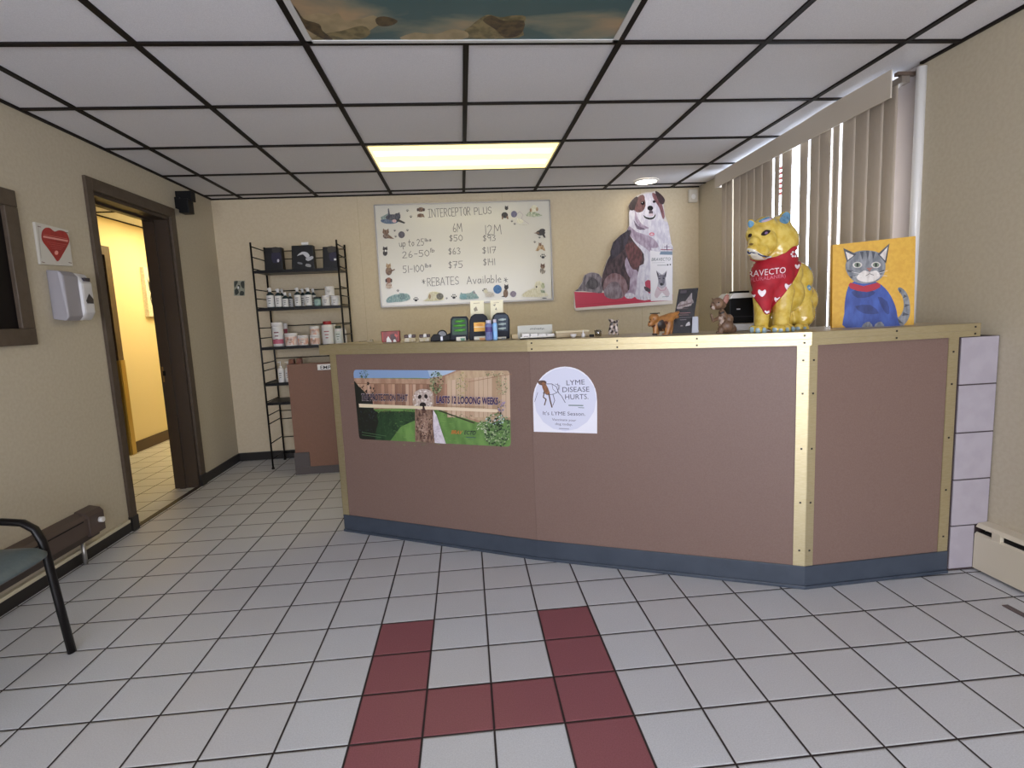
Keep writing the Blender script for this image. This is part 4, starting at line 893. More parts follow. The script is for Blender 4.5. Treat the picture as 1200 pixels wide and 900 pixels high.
# little treat boxes
g = 'small white boxes with brown lids on the counter'
for k, (x0, x1, lab) in enumerate(((473, 487, 'small white box with brown and white lid beside the red package'), (491, 504, 'small white box with brown and white lid beside the black desk tool'))):
    Y = 2.86-.05*k; t = thing('sample_box', lab, 'box', (cx((x0+x1)/2, Y), Y, ZC), g)
    X0, X1 = cx(x0, Y), cx(x1, Y); zt = cz(x0, 396.3-k*.5, Y); zl = cz(x0, 392.6-k*.5, Y)
    boxes('tray', [(X0, X1, Y, Y+.05, ZC, zt)], fur((176, 160, 120), (206, 198, 178), 60), t, .003)
    w = X1-X0
    boxes('dark_block', [(X0+w*.02, X0+w*.36, Y+.005, Y+.04, zt, zl), (X0+w*.68, X0+w*.98, Y+.005, Y+.04, zt, zl)], mat('chocolate_brown', (58, 28, 24), .5), t, .003)
    bm = bmesh.new(); ball(bm, (X0+w*.52, Y+.02, zt+.008), .012, 2); obj('white_ball', bm, PAPER, t)
# black tape dispenser
Y = 2.77
td = thing('tape_dispenser', 'black desk tape dispenser lying low on the counter beside the green rack', 'tape dispenser', (cx(520, Y), Y, ZC))
X0, X1 = cx(504, Y), cx(536, Y); w = X1-X0
bm = bmesh.new(); pr = [(0,0),(w,0),(w,.012),(w*.98,.030),(w*.75,.040),(w*.55,.026),(w*.42,.024),(w*.30,.036),(w*.12,.036),(w*.02,.020)]
extrude(bm, [(X0+x, Y, ZC+z) for x, z in pr], (0, .05, 0)); obj('base', bm, BLACK, td, bevel=.004)
bm = bmesh.new(); lathe(bm, [(.020, 0), (.026, .002), (.026, .018), (.020, .020)], (0,0,0), 18)
bmesh.ops.transform(bm, matrix=Matrix.Translation((X0+w*.44, Y+.035, ZC+.030)) @ Matrix.Rotation(math.pi/2, 4, 'X'), verts=bm.verts[:]); obj('tape_roll', bm, mat('dark_roll', (30, 28, 30), .3), td)
boxes('cutter', [(X0+w*.38, X0+w*.46, Y-.002, Y+.05, ZC+.002, ZC+.024)], mat('steel', (150, 150, 154), .45, .9), td)
# three product racks
def rack(x0, x1, top, rounded, prods, pc_, lab, foot, Y=2.72, win=None):
    t = thing('product_rack', lab, 'display rack', (cx((x0+x1)/2, Y), Y, ZC), 'black countertop product racks')
    o_ = [(x0,399),(x0+.5,top+3),(x0+2.5,top),(x1-2.5,top-.5),(x1-.4,top+3),(x1,398.4)] if not rounded else [(x0,399),(x0,top+8),(x0+2,top+3),(x0+6,top),(x1-6,top-.3),(x1-2,top+3),(x1,top+8),(x1,398.4)]
    slab('shell', o_, (0, Y, 0), (0,-1,0), .07, mat('rack_black', (18, 22, 34), .5, spec=.2), t, bevel=.004)
    a = Art((0, Y, 0), (0,-1,0), lift=.001)
    if win: a.poly([(x0+2,top+5),(x0+4,top+2.2),(x1-4,top+2.0),(x1-2.5,top+5),(x1-2.5,top+21),(x0+2.6,top+21.5)], mat('rack_window_%d' % win[0], win, .45, spec=.25))
    a.done('front_window', t)
    for (px_, py_, w_, h_, m) in prods:
        p = at(px_, py_, Y-.006); bm = bmesh.new(); rr_ = h_/2*.0042; L = w_*.0042
        tube(bm, [(p.x-L/2, Y-.004, p.z), (p.x+L*.15, Y-.004, p.z), (p.x+L*.25, Y-.004, p.z+.001), (p.x+L/2, Y-.004, p.z+.001)], [rr_*.6, rr_, rr_*.7, rr_*.6], 8)
        obj('product', bm, m, t)
    q0, q1 = at(foot[0], foot[2], Y-.02), at(foot[1], 400, Y-.02)
    bm = bmesh.new(); box(bm, q0.x, q1.x, Y-.02, Y, ZC, q0.z); obj('price_holder', bm, mat('holder_white', (226, 222, 206), .5), t, bevel=.002)
    a = Art((0, Y-.02, 0), (0,-1,0), lift=.0008); mx_ = (foot[0]+foot[1])/2; a.poly([(mx_-1,foot[2]+1.2),(foot[1]-1,foot[2]+1.2),(foot[1]-1.5,foot[2]+4),(mx_,foot[2]+4)], ink(foot[3])); a.done('price_mark', t)
    return t
GN = mat('green_product', (86, 160, 60), .4); YO = mat('amber_product', (236, 176, 70), .5); GW = mat('pale_product', (190, 206, 206), .4)
rack(527.5, 549.5, 371, False, [(539, 376.5, 11, 3.6, GN), (538.5, 381.5, 14, 3.6, GN), (539, 387, 13, 3.6, GN)], 0, 'black rack holding green tubes, left one of the three counter racks', (534.5, 546, 395, (90, 140, 110)), win=(52, 80, 60))
k2 = rack(550, 572.5, 368, True, [], 0, 'black round-topped rack with amber label, middle one of three counter racks', (555.5, 569.5, 394.5, (230, 170, 110)))
q0, q1 = at(555, 378, 2.715), at(569, 388, 2.715)
boxes('amber_label', [(q0.x, q1.x, 2.713, 2.7195, q1.z, q0.z)], YO, k2, .002)
a = Art((0, 2.713, 0), (0,-1,0)); a.line([(555.5,383.3),(568.5,383)], .8, ink((246,226,190))); a.ell(562,380.5,4,1.6, ink((222,150,40))); a.done('label_print', k2)
rack(577, 597.5, 366.5, True, [(588.5, 374.6, 9, 3.2, GW), (588.5, 379.8, 9, 3.2, GW), (588.5, 385, 9, 3.2, GW)], 0, 'black rack with pale grey products, right one of the three counter racks', (583.5, 593.5, 395, (90, 96, 96)), win=(48, 62, 78))
# header cards standing on the racks
for pts, lab, marks in (([(551,352.5),(567,352),(568,369),(552.3,369)], 'cream header card standing behind the middle round-topped counter rack', [[(555,362),(558,359),(560,364),(556,365)]]),
                 ([(574.5,352),(589.5,351.5),(589.5,367),(576,367)], 'cream header card with small grey marks behind the right counter rack', [[(577.5,357.5),(581,356),(580,359)], [(580,363),(581.5,360),(582.5,363.5)]])):
    t = thing('header_card', lab, 'card', (at(pts[3][0]+8, 369, 2.80).x, 2.80, 1.16), 'cream header cards above the racks')
    low = [(p[0], p[1]) if i < 2 else (p[0], 397) for i, p in enumerate(pts)]
    slab('card', low, (0, 2.80, 0), (0,-1,0), .004, mat('cream_card', (246, 238, 204), .6), t)
    a = Art((0, 2.80, 0), (0,-1,0))
    for m_ in marks: a.poly(m_, ink((150, 140, 116)))
    a.line([(pts[0][0]+4, pts[0][1]+3), (pts[1][0]-5, pts[1][1]+3)], .7, ink((190,176,140))); a.done('print', t)
t = tag(slab('clear_insert', [(567.5,356),(574.5,355.5),(574.5,397),(568.5,397)], (0, 2.81, 0), (0,-1,0), .004, mat('olive_card', (176, 168, 128), .5), None), 'narrow olive card standing between the two cream header cards', 'card')
# sanitizer bottles
for x, w_, top, c, lab in ((573.2, 8.6, 375, (86, 96, 150), 'clear blue-violet bottle with white lid in front of the middle and right racks'), (580.5, 5.4, 374, (110, 160, 214), 'slim pale blue bottle standing against the right counter rack')):
    Y = 2.60; X = cx(x, Y); hh = cz(x, top, Y)-ZC; r_ = w_/2*.0041
    t = thing('bottle', lab, 'bottle', (X, Y, ZC), 'blue bottles in front of the racks')
    bm = bmesh.new(); lathe(bm, [(r_*.9, 0), (r_, .004), (r_, hh*.78), (r_*.6, hh*.84)], (X, Y, ZC), 18); obj('body', bm, fur(c, (min(255,c[0]+40), min(255,c[1]+40), min(255,c[2]+30)), 50), t)
    bm = bmesh.new(); lathe(bm, [(r_*.75, hh*.83), (r_*.75, hh*.97), (r_*.6, hh)], (X, Y, ZC), 16); obj('cap', bm, mat('lilac_white_cap', (206, 200, 214), .4), t)
    bm = bmesh.new(); vs = [(X+(r_+.0006)*math.cos(an), Y+(r_+.0006)*math.sin(an), ZC+z) for an in [-2.6+2.0*j/10 for j in range(11)] for z in (hh*.42, hh*.66)]
    bmv(bm, vs, [(2*j, 2*j+2, 2*j+3, 2*j+1) for j in range(10)]); obj('label', bm, ink((76, 58, 120) if w_ > 6 else (150, 190, 230)), t)
# card holder with five stacks of cards
Y = 2.56
ch_ = thing('card_holder', 'clear and grey card display with a grey back sign on the counter', 'card holder', (cx(634, Y), Y, ZC))
bm = bmesh.new(); X0, X1 = cx(608.5, Y), cx(650, Y)
box(bm, X0, X1, Y+.06, Y+.064, ZC, cz(620, 381.5, Y)); obj('back_sign', bm, mat('frosted_sign', (158, 156, 140), .3), ch_)
bm = bmesh.new(); box(bm, X0+.004, X1+.02, Y-.004, Y+.06, ZC, ZC+.004); box(bm, X0+.004, X1+.02, Y-.004, Y-.002, ZC, ZC+.010); obj('tray', bm, mat('acrylic', (196, 190, 176), .1), ch_)
a = Art((0, Y+.06, 0), (0,-1,0))
for k in range(7): a.line([(621.5+k*2.3,386.2-(k%2)*.6),(622.6+k*2.3,384.6-(k%3)*.3)], .7, ink((84, 84, 80)))
a.line([(621,385.9),(638,385.2)], .5, ink((84, 84, 80))); a.done('lettering', ch_)
for k in range(5):
    x = 612+k*9.7; Xa, Xb = cx(x, Y), cx(x+8.6, Y); zt = cz(x, 391.3, Y)
    t = thing('card_stack', ('leftmost', 'second from left', 'middle', 'second from right', 'rightmost')[k]+' of the five small stacks of white cards in the counter holder', 'cards', ((Xa+Xb)/2, Y, ZC+.004), 'five small stacks of white cards')
    bm = bmesh.new(); box(bm, Xa, Xb, Y, Y+.05, ZC+.0045, zt); obj('cards', bm, PAPER, t)
    a = Art((0, Y, 0), (0,-1,0)); a.line([(x+2,394.4),(x+7,394.2)], .6, ink((110,90,90))); a.line([(x+5,396.2),(x+8,396)], .9, ink((90,60,60))); a.done('print', t)
# low beige trays to either side
Y = 2.62
tag(boxes('beige_tray', [(cx(600, Y), cx(607.5, Y), Y, Y+.08, ZC, cz(603, 392, Y))], mat('beige_box', (190, 170, 130), .5), None, .002), 'low beige box between the right rack and the card display', 'box')
tr = thing('beige_organizer', 'long low beige organizer to the right of the card display', 'organizer', (cx(671, 2.50), 2.54, ZC))
Y = 2.52
boxes('body', [(cx(652, Y), cx(690, Y), Y, Y+.07, ZC, cz(670, 389.5, Y))], mat('beige_box2', (176, 158, 124), .5), tr, .003)
boxes('lid', [(cx(652, Y)-.003, cx(690, Y)+.003, Y-.004, Y+.074, cz(670, 389.5, Y), cz(670, 387.6, Y))], mat('cream_lid', (214, 202, 170), .5), tr, .002)
t = thing('white_dish', 'small white round dish in front of the beige organizer', 'dish', (cx(672, 2.46), 2.46, ZC))
bm = bmesh.new(); lathe(bm, [(.008, 0), (.013, .008), (.014, .016), (.012, .016), (.010, .008)], (cx(672, 2.46), 2.46, ZC), 16); obj('bowl', bm, WHITE, t)
t = thing('dropper_bottle', 'tiny white dropper bottle before the right end of the organizer', 'bottle', (cx(683.5, 2.44), 2.44, ZC))
bm = bmesh.new(); lathe(bm, [(.008, 0), (.008, .014), (.003, .020), (.002, .032)], (cx(683.5, 2.44), 2.44, ZC), 12); obj('body', bm, WHITE, t)
tag(boxes('black_pen_cap', [(cx(690.5, 2.44), cx(696, 2.44), 2.43, 2.445, ZC, ZC+.012)], BLACK, None, .003), 'tiny black cap lying beside the white dropper bottle', 'pen cap')
t = thing('clear_tumbler', 'low clear plastic cup left of the little spotted figurine', 'cup', (cx(701, 2.45), 2.45, ZC))
bm = bmesh.new(); lathe(bm, [(.014, 0), (.018, .03), (.0172, .03), (.0132, .003)], (cx(701, 2.45), 2.45, ZC), 18); obj('cup', bm, glass('clear_plastic', (226, 222, 210), .25, .1), t)
# small clip at the left end
t = thing('binder_clip', 'small grey clip at the far left end of the counter top', 'clip', (at(434, 400, 3.16).x, 3.16, ZC))
bm = bmesh.new(); X = at(434, 400, 3.16).x; extrude(bm, [(X-.02, 3.15, ZC), (X+.018, 3.15, ZC), (X+.012, 3.15, ZC+.014), (X+.002, 3.15, ZC+.011)], (0, .03, 0)); obj('body', bm, mat('clip_grey', (120, 110, 86), .4, .5), t)
bm = bmesh.new(); tube(bm, [(X-.02, 3.165, ZC+.004), (X-.06, 3.165, ZC+.004), (X-.07, 3.18, ZC+.004), (X-.02, 3.18, ZC+.005)], .0015, 6); obj('wire_handle', bm, mat('clip_grey', (120, 110, 86), .4, .5), t)
# spotted dog pair figurine
Y = 2.42; P = lambda x, y, Y=Y: at(x, y, Y)
t = thing('spotted_figurine', 'tiny black and white spotted dog figurine standing alone mid counter', 'figurine', (P(719, 393).x, Y, ZC))
fused('body', [((P(716,388)), .012, P(717,379), .009), (P(716.5,376.5), .011), (P(722,388), .011, P(722,380), .008), (P(722,377.5), .010), (P(714,391.3), .006), (P(719,391.3), .007), (P(724,391.3), .006), (P(713.5,374.5), .004), (P(724.5,375.5), .004)], .0016,
      mat('spotted_glaze', (26, 14, 14), .3, c2=(196, 180, 170), scale=75, detail=0), t, 2)
bm = bmesh.new(); ball(bm, P(716,377,Y-.0115), .0018, 1); ball(bm, P(721.5,378,Y-.0105), .0018, 1); obj('eyes', bm, BLACK, t)
# tan bulldog figurine bowing with mortar board
Y = 2.31; P = lambda x, y, Y=Y: at(x, y, Y)
t = thing('bulldog_figurine', 'tan bulldog figurine bowing with raised rump and black flat cap', 'figurine', (P(778, 393).x, Y, ZC))
_, tb = fused('body', [(P(772,379), .030, P(787,371), .019), (P(775,382), .024), (P(783,379), .022), (P(768,378), .025), (P(766.5,373,Y-.015), .022), (P(763,378.5,Y-.022), .013), (P(761.5,380.5,Y-.024), .009), (P(785,376), .017, P(784,384), .010),
      (P(790,369), .012, P(795,366), .006), (P(793,371,Y+.02), .010), (P(768,381,Y-.010), .013, P(768,391.5,Y-.014), .010), (P(784,382,Y-.008), .016, P(781,392,Y-.012), .011), (P(772,382,Y+.02), .008, P(771,391,Y+.02), .006), (P(787,382,Y+.022), .009, P(786,391,Y+.022), .007), (P(766,392,Y-.018), .007), (P(777,392.3,Y-.014), .007)], .002,
      mat('tan_resin', (170, 116, 60), .4, c2=(136, 90, 48), scale=40), t, 3)
painted('dark_harness', [([(771,378),(775,376),(779,384),(779,390),(774,388),(771,384)], 0), ([(773,377),(777,375),(780,382),(778,384)], 0), ([(765,391),(770,391),(770,394),(765,394)], 0), ([(762,381),(765,382.5),(768,380),(768,382),(764,384),(761,382.5)], 1), ([(778,377),(781,376),(783,379),(780,379.5)], 1)], tb, [ink((40, 28, 24)), ink((84, 44, 30))], t)
bm = bmesh.new(); q = P(767.5,368.3,Y-.012); lathe(bm, [(.010, -.006), (.011, .002)], q, 14); box(bm, q.x-.016, q.x+.016, q.y-.016, q.y+.016, q.z+.002, q.z+.006); obj('flat_cap', bm, BLACK, t)
bm = bmesh.new()
for ex, ey in ((762.5,374.2),(766,373.8)):
    h = cast(tb, ex, ey, .0003)
    if h: ball(bm, h[0], .0024, 1)
h = cast(tb, 761.6, 377.5, .001)
if h: ball(bm, h[0], .0035, 1)
obj('face_marks', bm, BLACK, t)
# black brochure stand
Y = 2.36
bs = thing('brochure_stand', 'black leaflet stand with grey side pocket behind the tan bulldog figurine', 'brochure stand', (cx(803, Y), Y, ZC))
P0 = Vector((cx(803, Y), Y, ZC)); nb = Vector((-.30, -.93, .20))
slab('leaflet', [(795.5,339),(818.5,337.3),(813.5,371),(812,371.5),(811,393),(788,393.2),(791,366)], P0, nb, .006, mat('leaflet_black', (26, 22, 24), .25), bs)
a = Art(P0, nb); a.poly([(797.5,340.5),(805,340),(804.5,343.5),(797,344)], ink((56,46,54))); a.poly([(804,352),(809,345),(811,343.5),(811,350),(813,355),(803,356)], fur((150,140,140),(110,98,98)), 2)
a.poly([(793,361),(797,354),(803,353),(811,351),(810,358),(802,360),(796,363)], fur((120,104,100),(160,148,146)), 2); a.line([(795,359),(810,355)], 1.4, ink((84,60,60))); a.line([(794,362.5),(806,361.5)], 1, ink((70,50,50)))
a.line([(797,367),(809,366.5)], .9, ink((130,90,90))); a.line([(796,369.3),(807,369)], .7, ink((110,84,84)))
a.line([(789.5,372.5),(811.5,371.8)], .6, ink((90,80,84))); a.poly([(790,386),(793,382),(795,388),(791,391)], ink((176,170,170)), 2); a.poly([(796,383),(800,381),(801,387),(797,389)], ink((130,116,116)), 2); a.poly([(804,380),(808,377),(808.5,384),(806,389),(803,386)], ink((186,180,180)), 2); a.line([(797,375),(804,374.6)], .8, ink((110,100,104)))
a.done('print', bs)
slab('side_pocket', [(811.5,371),(818.3,370.5),(818.8,393.2),(810.5,393.4)], (P0.x, P0.y-.012, P0.z), (-.35,-.93,.08), .035, mat('silver_pocket', (158, 160, 170), .25), bs, bevel=.002)
# brown chihuahua figurine
Y = 2.21; P = lambda x, y, Y=Y: at(x, y, Y)
t = thing('chihuahua_figurine', 'brown big-eared chihuahua figurine begging beside the card printer', 'figurine', (P(851, 391).x, Y, ZC))
FB = mat('brown_resin', (98, 74, 56), .45, c2=(120, 94, 74), scale=45)
_, tb = fused('body', [(P(841,356,Y-.01), .026), (P(836,359.5,Y-.022), .013), (P(835,357,Y-.028), .008), (P(846,357), .018), (P(846,366), .014, P(848,374), .022), (P(851,382), .030), (P(857,386,Y+.01), .022), (P(853,374), .022), (P(845,386,Y-.012), .014), (P(841,390.3,Y-.018), .0085), (P(846,390.3,Y-.02), .008), (P(857,390,Y), .009),
      (P(843,372,Y-.016), .009, P(836,376,Y-.03), .007), (P(836,376,Y-.03), .007, P(833.5,369,Y-.034), .006), (P(848,375,Y-.02), .009, P(843,381,Y-.032), .0065), (P(847,354), .006, P(852,347,Y+.002), .004), (P(848.5,355), .008, P(850,350,Y+.004), .009), (P(836,351.5,Y), .004, P(834.5,349.5), .003)], .0024, FB, t, 3)
bm = bmesh.new(); ball(bm, P(850.6,351.3,Y-.010), .0205, 2, (.60, .22, 1.2), rot=Matrix.Rotation(.35, 3, 'Y')); obj('ear', bm, mat('pink_ear', (150, 104, 92), .5), t)
painted('collar_and_belly', [([(838,366),(841,367.2),(848,365.5),(850,363.5),(850,365.5),(846,367.8),(840,368.5)], 0), ([(842,372),(846,370),(848,376),(846,381),(843,378)], 1), ([(834,360),(836,358.5),(838,362),(836,363)], 1)], tb, [ink((34, 24, 24)), ink((170, 152, 140))], t)
bm = bmesh.new()
for ex, ey, r_ in ((842.2,354.5,.0034),(835.6,355,.0026),(833.4,359,.003)):
    h = cast(tb, ex, ey, .0005)
    if h: ball(bm, h[0], r_, 1)
obj('eyes_and_nose', bm, mat('wet_black', (20, 12, 12), .15), t)
# card printer behind
Y = 2.33
pr_ = thing('card_printer', 'black fronted white card machine between chihuahua figurine and yellow cat', 'printer', (cx(869, Y), Y+.05, ZC))
slab('base', [(859,380),(884,379),(884,392.2),(857.5,393)], (0, Y, 0), (0,-1,0), .11, WHITE, pr_, bevel=.003)
slab('front', [(855.5,350),(857,347.8),(883,346.6),(883.5,378.2),(855,379.2)], (0, Y-.004, 0), (0,-1,0), .06, BLACK, pr_, bevel=.003)
slab('top_cover', [(855.5,350.5),(857.5,346),(861,343.6),(881,342.8),(884,347),(884,348.4),(858,349.8)], (0, Y-.006, 0), (0,-1,0), .12, WHITE, pr_, bevel=.003)
bm = bmesh.new(); q0 = at(861, 343.4, Y+.02); q1 = at(878, 342, Y+.02); box(bm, q0.x, q1.x, Y+.02, Y+.07, q0.z-.004, q0.z+.008); obj('slot', bm, BLACK, pr_)
a = Art((0, Y-.004, 0), (0,-1,0)); a.line([(863.5,362.3),(867,362.2)], 1.3, ink((200,200,206))); a.line([(856,371.2),(883,370.6)], .5, ink((50,50,54))); a.done('badge', pr_)
# ================================================================== YELLOW CERAMIC CAT
def P(x, y, Y): return at(x, y, Y)
cat = thing('ceramic_cat', 'large glossy yellow ceramic cat wearing a red bandana on the counter', 'cat statue', (P(915, 391, 2.18).x, 2.18, ZC))
YG = mat('yellow_glaze', (196, 164, 62), .16, c2=(212, 186, 92), scale=38, coat=.6, bump=.12, bscale=90)
cat_parts = [
 (P(905,280,2.20), .082), (P(912,283,2.20), .078), (P(893,284,2.155), .058), (P(889,294,2.13), .040), (P(883,293,2.115), .028), (P(912,292,2.175), .055), (P(896,268,2.17), .050), (P(885,275,2.15), .038), (P(912,268,2.20), .052), (P(884,284,2.12), .024),
 (P(909,306,2.20), .080), (P(903,322,2.185), .080), (P(905,338,2.185), .076), (P(916,345,2.225), .088), (P(898,330,2.16), .058), (P(918,320,2.23), .075),
 (P(929,328,2.28), .080), (P(935,352,2.30), .080), (P(935,368,2.30), .070), (P(938,358,2.25), .050, P(940,372,2.235), .046), (P(936,345,2.26), .055),
 (P(905,372,2.24), .055), (P(915,375,2.25), .05), (P(941,383,2.20), .022), (P(936,384.5,2.165), .020), (P(943,385,2.17), .018),
 (P(917,342,2.15), .046, P(916,364,2.135), .037), (P(916,364,2.135), .037, P(915,382,2.12), .033), (P(908,385.5,2.085), .018), (P(915,386,2.075), .019), (P(922,385.5,2.082), .018), (P(927,385,2.10), .016),
 (P(893,342,2.14), .040, P(893,364,2.125), .031), (P(893,364,2.125), .031, P(892,382,2.11), .028), (P(882,385.5,2.085), .015), (P(888,386,2.072), .016), (P(894,386,2.075), .016),
 (P(919.5,257,2.205), .029, (.95,.55,1.15)), (P(917,265,2.20), .030, (1,.7,1)), (P(923.5,250.5,2.206), .011), (P(880.5,263,2.15), .020, (.8,.6,1.1)), (P(885,267,2.155), .022), (P(878.5,259.5,2.15), .010)]
cat_parts = [p for p in cat_parts]
body, tb = fused('body', cat_parts, .0045, YG, cat, 9)
BLU, BLD, WHG = mat('blue_glaze', (84, 134, 168), .18, c2=(110, 158, 186), scale=60, coat=.5), mat('dark_line_glaze', (54, 60, 96), .2), mat('white_glaze', (214, 208, 190), .16, coat=.5)
painted('painted_details', [
 ([(913.5,259),(916,252.5),(921,248.6),(925,250),(926,256),(922.5,262),(917.5,262)], 0), ([(877,260),(879.5,258.5),(883.5,261),(882.5,265),(879,267),(877,264.5)], 0),
 ([(889,259.5),(895,256),(905,252.5),(912,250.5),(910,253.5),(901,256.5),(893,261)], 0), ([(892,259.8),(900,256.5),(908,253.3),(903,258),(895,260.6)], 3),
 ([(875.5,292),(880,291.5),(887,294.5),(896,299.5),(904,300.2),(902,303.2),(893,306),(883,305.5),(877,301)], 2),
 ([(881,295),(887,296),(894,299.4),(900,300.2),(904,300.4),(900,301.4),(893,300.4),(887,297.6),(882,296.6)], 1), ([(876.4,293.5),(878.5,296.2),(881,294.8),(881,296),(878.5,297.6),(876.2,296)], 1),
 ([(891.5,275.5),(893.5,272),(898,269.8),(902.5,270.8),(900.5,274),(896,276.4)], 4), ([(877.2,278),(878,274.6),(880.6,273.6),(881.4,275.6),(880,278.6)], 4),
 ([(895.8,274.4),(897,272.2),(899.3,272.3),(899.4,273.8),(897.6,274.8)], 6), ([(878.5,286),(881,285),(883,286.3),(881.4,288),(879,287.8)], 5),
 ([(945,336),(947.5,333.5),(950,337),(948,341)], 0), ([(946.5,338),(948,336),(949,338.5)], 2), ([(930,291),(933,287.5),(935,291),(932,293.5)], 3), ([(948,309),(950,313),(949,317),(946.5,312)], 0),
] + [([(x-2,y-2.2),(x+1.6,y-2.4),(x+2.2,y+1.6),(x-1.6,y+2.2)], 7) for x, y in ((881.5,386.5),(888,387.5),(895,387),(908,387),(915,388),(922,387),(928.5,386),(935,386),(942.5,386))], tb, [BLU, BLD, WHG, mat('pink_stripe_glaze', (190, 170, 190), .2), mat('eye_brown', (40, 26, 20), .1), mat('nose_tan', (120, 96, 52), .2), mat('iris_violet', (120, 96, 130), .1), mat('pale_blue_glaze', (138, 160, 168), .2)], cat)
bd = painted('bandana', [([(878.5,302.5),(886,305.5),(896,305),(908,301.5),(920,296),(930,288),(934,290),(939,302),(937.5,309),(932,324),(921,342),(909,357),(898,369.5),(890,358),(883,346),(879.5,334),(878,318)], 0)], tb, [mat('red_cloth', (168, 20, 38), .7, c2=(150, 16, 34), scale=30)], cat, off=.007, ks=tuple(k/14 for k in range(15)), sub=6)
bpy.context.view_layer.update(); bb = bmesh.new(); bb.from_mesh(bd.data); bmesh.ops.smooth_vert(bb, verts=bb.verts[:], factor=.5, use_axis_x=True, use_axis_y=True, use_axis_z=True); bb.to_mesh(bd.data)
bmesh.ops.translate(bb, verts=bb.verts[:], vec=wloc(cat)); tbd = BVHTree.FromBMesh(bb); bb.free()
md = bd.modifiers.new('t', 'SOLIDIFY'); md.thickness = .004; md.offset = -1
bd['label'] = 'red triangular bandana with white hearts and lettering'
def heart(x, y, s): return [(x, y+s), (x-s*.9, y), (x-s*.7, y-s*.75), (x, y-s*.35), (x+s*.7, y-s*.75), (x+s*.9, y)]
shp = [(heart(893, 343, 5), 0), (heart(924, 336, 5), 0), (heart(911, 351, 4), 0), (heart(898.5, 366, 3), 0), (heart(934, 312, 3.2), 0), (heart(883.8,346.5,2), 0)]
for k in range(6): an = k*math.pi/3; shp.append(([(930+3*math.cos(an)+1.3*math.cos(b), 298+2.8*math.sin(an)+1.3*math.sin(b)) for b in (0,1.57,3.14,4.71)], 0))
WI = ink((226, 216, 220))
def cast_text(bm, txt, x0, y0, x1, y1, h, tree, off, mi, shear=0):
    cu = bpy.data.curves.new('t', 'FONT'); cu.body = txt; cu.resolution_u = 2; cu.shear = shear
    o = bpy.data.objects.new('t', cu); COL.objects.link(o); bpy.context.view_layer.update()
    me = bpy.data.meshes.new_from_object(o.evaluated_get(bpy.context.evaluated_depsgraph_get()))
    xs = [v.co.x for v in me.vertices]; lo, hi = min(xs), max(xs); L = math.hypot(x1-x0, y1-y0); ux, uy = (x1-x0)/L, (y1-y0)/L; vs = []
    for v in me.vertices:
        a_ = (v.co.x-lo)/(hi-lo)*L; b_ = v.co.y/.729*h; q = cast(tree, x0+ux*a_+uy*b_, y0+uy*a_-ux*b_, off); vs.append(bm.verts.new(q[0]) if q else None)
    for p in me.polygons:
        v = [vs[i] for i in p.vertices]
        if all(v) and max((a_.co-b_.co).length for a_ in v for b_ in v) < .05:
            try: bm.faces.new(v).material_index = mi
            except ValueError: pass
    bpy.data.objects.remove(o); bpy.data.curves.remove(cu); bpy.data.meshes.remove(me)
pt = painted('printed_hearts', shp, tbd, [WI], bd, off=.0012)
bm = bmesh.new(); cast_text(bm, 'BRAVECTO', 872.5, 325.6, 921, 319.8, 7.4, tbd, .0016, 0, .15); cast_text(bm, '(FLURALANER)', 878, 330.5, 920.5, 325, 4.4, tbd, .0016, 1, .1)
obj('lettering', bm, [WI, ink((200, 110, 126))], bd)
# ================================================================== CANVAS WITH A TABBY CAT
Pc = Vector((at(1023, 384, 2.14).x, 2.14, ZC)); nc = Vector((-.22, -1, .03)).normalized()
cn = thing('cat_painting', 'square yellow canvas painted with a grey tabby cat in blue jumper', 'painting', Pc)
slab('canvas', [(975.8,287),(1073,276.6),(1071,381.4),(975,387)], Pc, nc, .018, mat('mustard_canvas', (214, 168, 62), .55, c2=(206, 158, 56), scale=60), cn)
a = Art(Pc, nc, step=.00008); Z_ = lambda x, y: (970+x/7.2, 270+y/7.2); a.tf = Z_
GT, GD, GL_, BLC, BLC2 = fur((104,108,114),(140,142,146),60), fur((56,60,68),(78,82,90),60), fur((196,188,182),(220,214,208),60), fur((44,66,134),(60,88,166),30), fur((30,46,100),(44,64,130),30)
a.poly([(560,830),(640,800),(690,720),(690,600),(660,520),(610,480),(590,500),(630,560),(640,650),(610,720),(550,760)], GT, 3)      # tail
for p in ([(596,482),(622,510),(606,530)], [(640,540),(668,556),(634,574)], [(650,620),(694,628),(646,650)], [(636,690),(690,712),(626,722)], [(590,742),(640,790),(570,770)]): a.poly(p, GD)
a.poly([(160,830),(140,700),(150,560),(190,450),(300,420),(420,440),(510,520),(570,640),(590,760),(580,826)], BLC, 3)
a.poly([(200,520),(290,490),(400,520),(350,560),(250,570)], BLC2, 2); a.poly([(420,560),(500,600),(520,700),(480,690)], BLC2, 2); a.poly([(230,640),(360,630),(430,700),(300,700)], BLC2, 2)
a.poly([(190,440),(300,470),(420,440),(440,480),(330,520),(190,490)], ink((168,34,52)), 2)                                        # red scarf
a.poly([(300,790),(350,770),(380,826),(290,828)], GT, 2); a.poly([(400,790),(450,770),(480,824),(400,826)], GT, 2)
a.poly([(150,330),(170,230),(240,180),(340,170),(430,190),(480,260),(480,350),(430,420),(330,450),(220,430)], GT, 3)
a.poly([(160,270),(130,150),(240,200)], GD); a.poly([(420,200),(520,110),(490,280)], GD); a.poly([(168,250),(148,178),(218,212)], GL_); a.poly([(438,208),(504,138),(482,256)], GL_)
a.poly([(240,400),(300,340),(350,350),(410,340),(440,390),(380,430),(300,435)], GL_, 3)
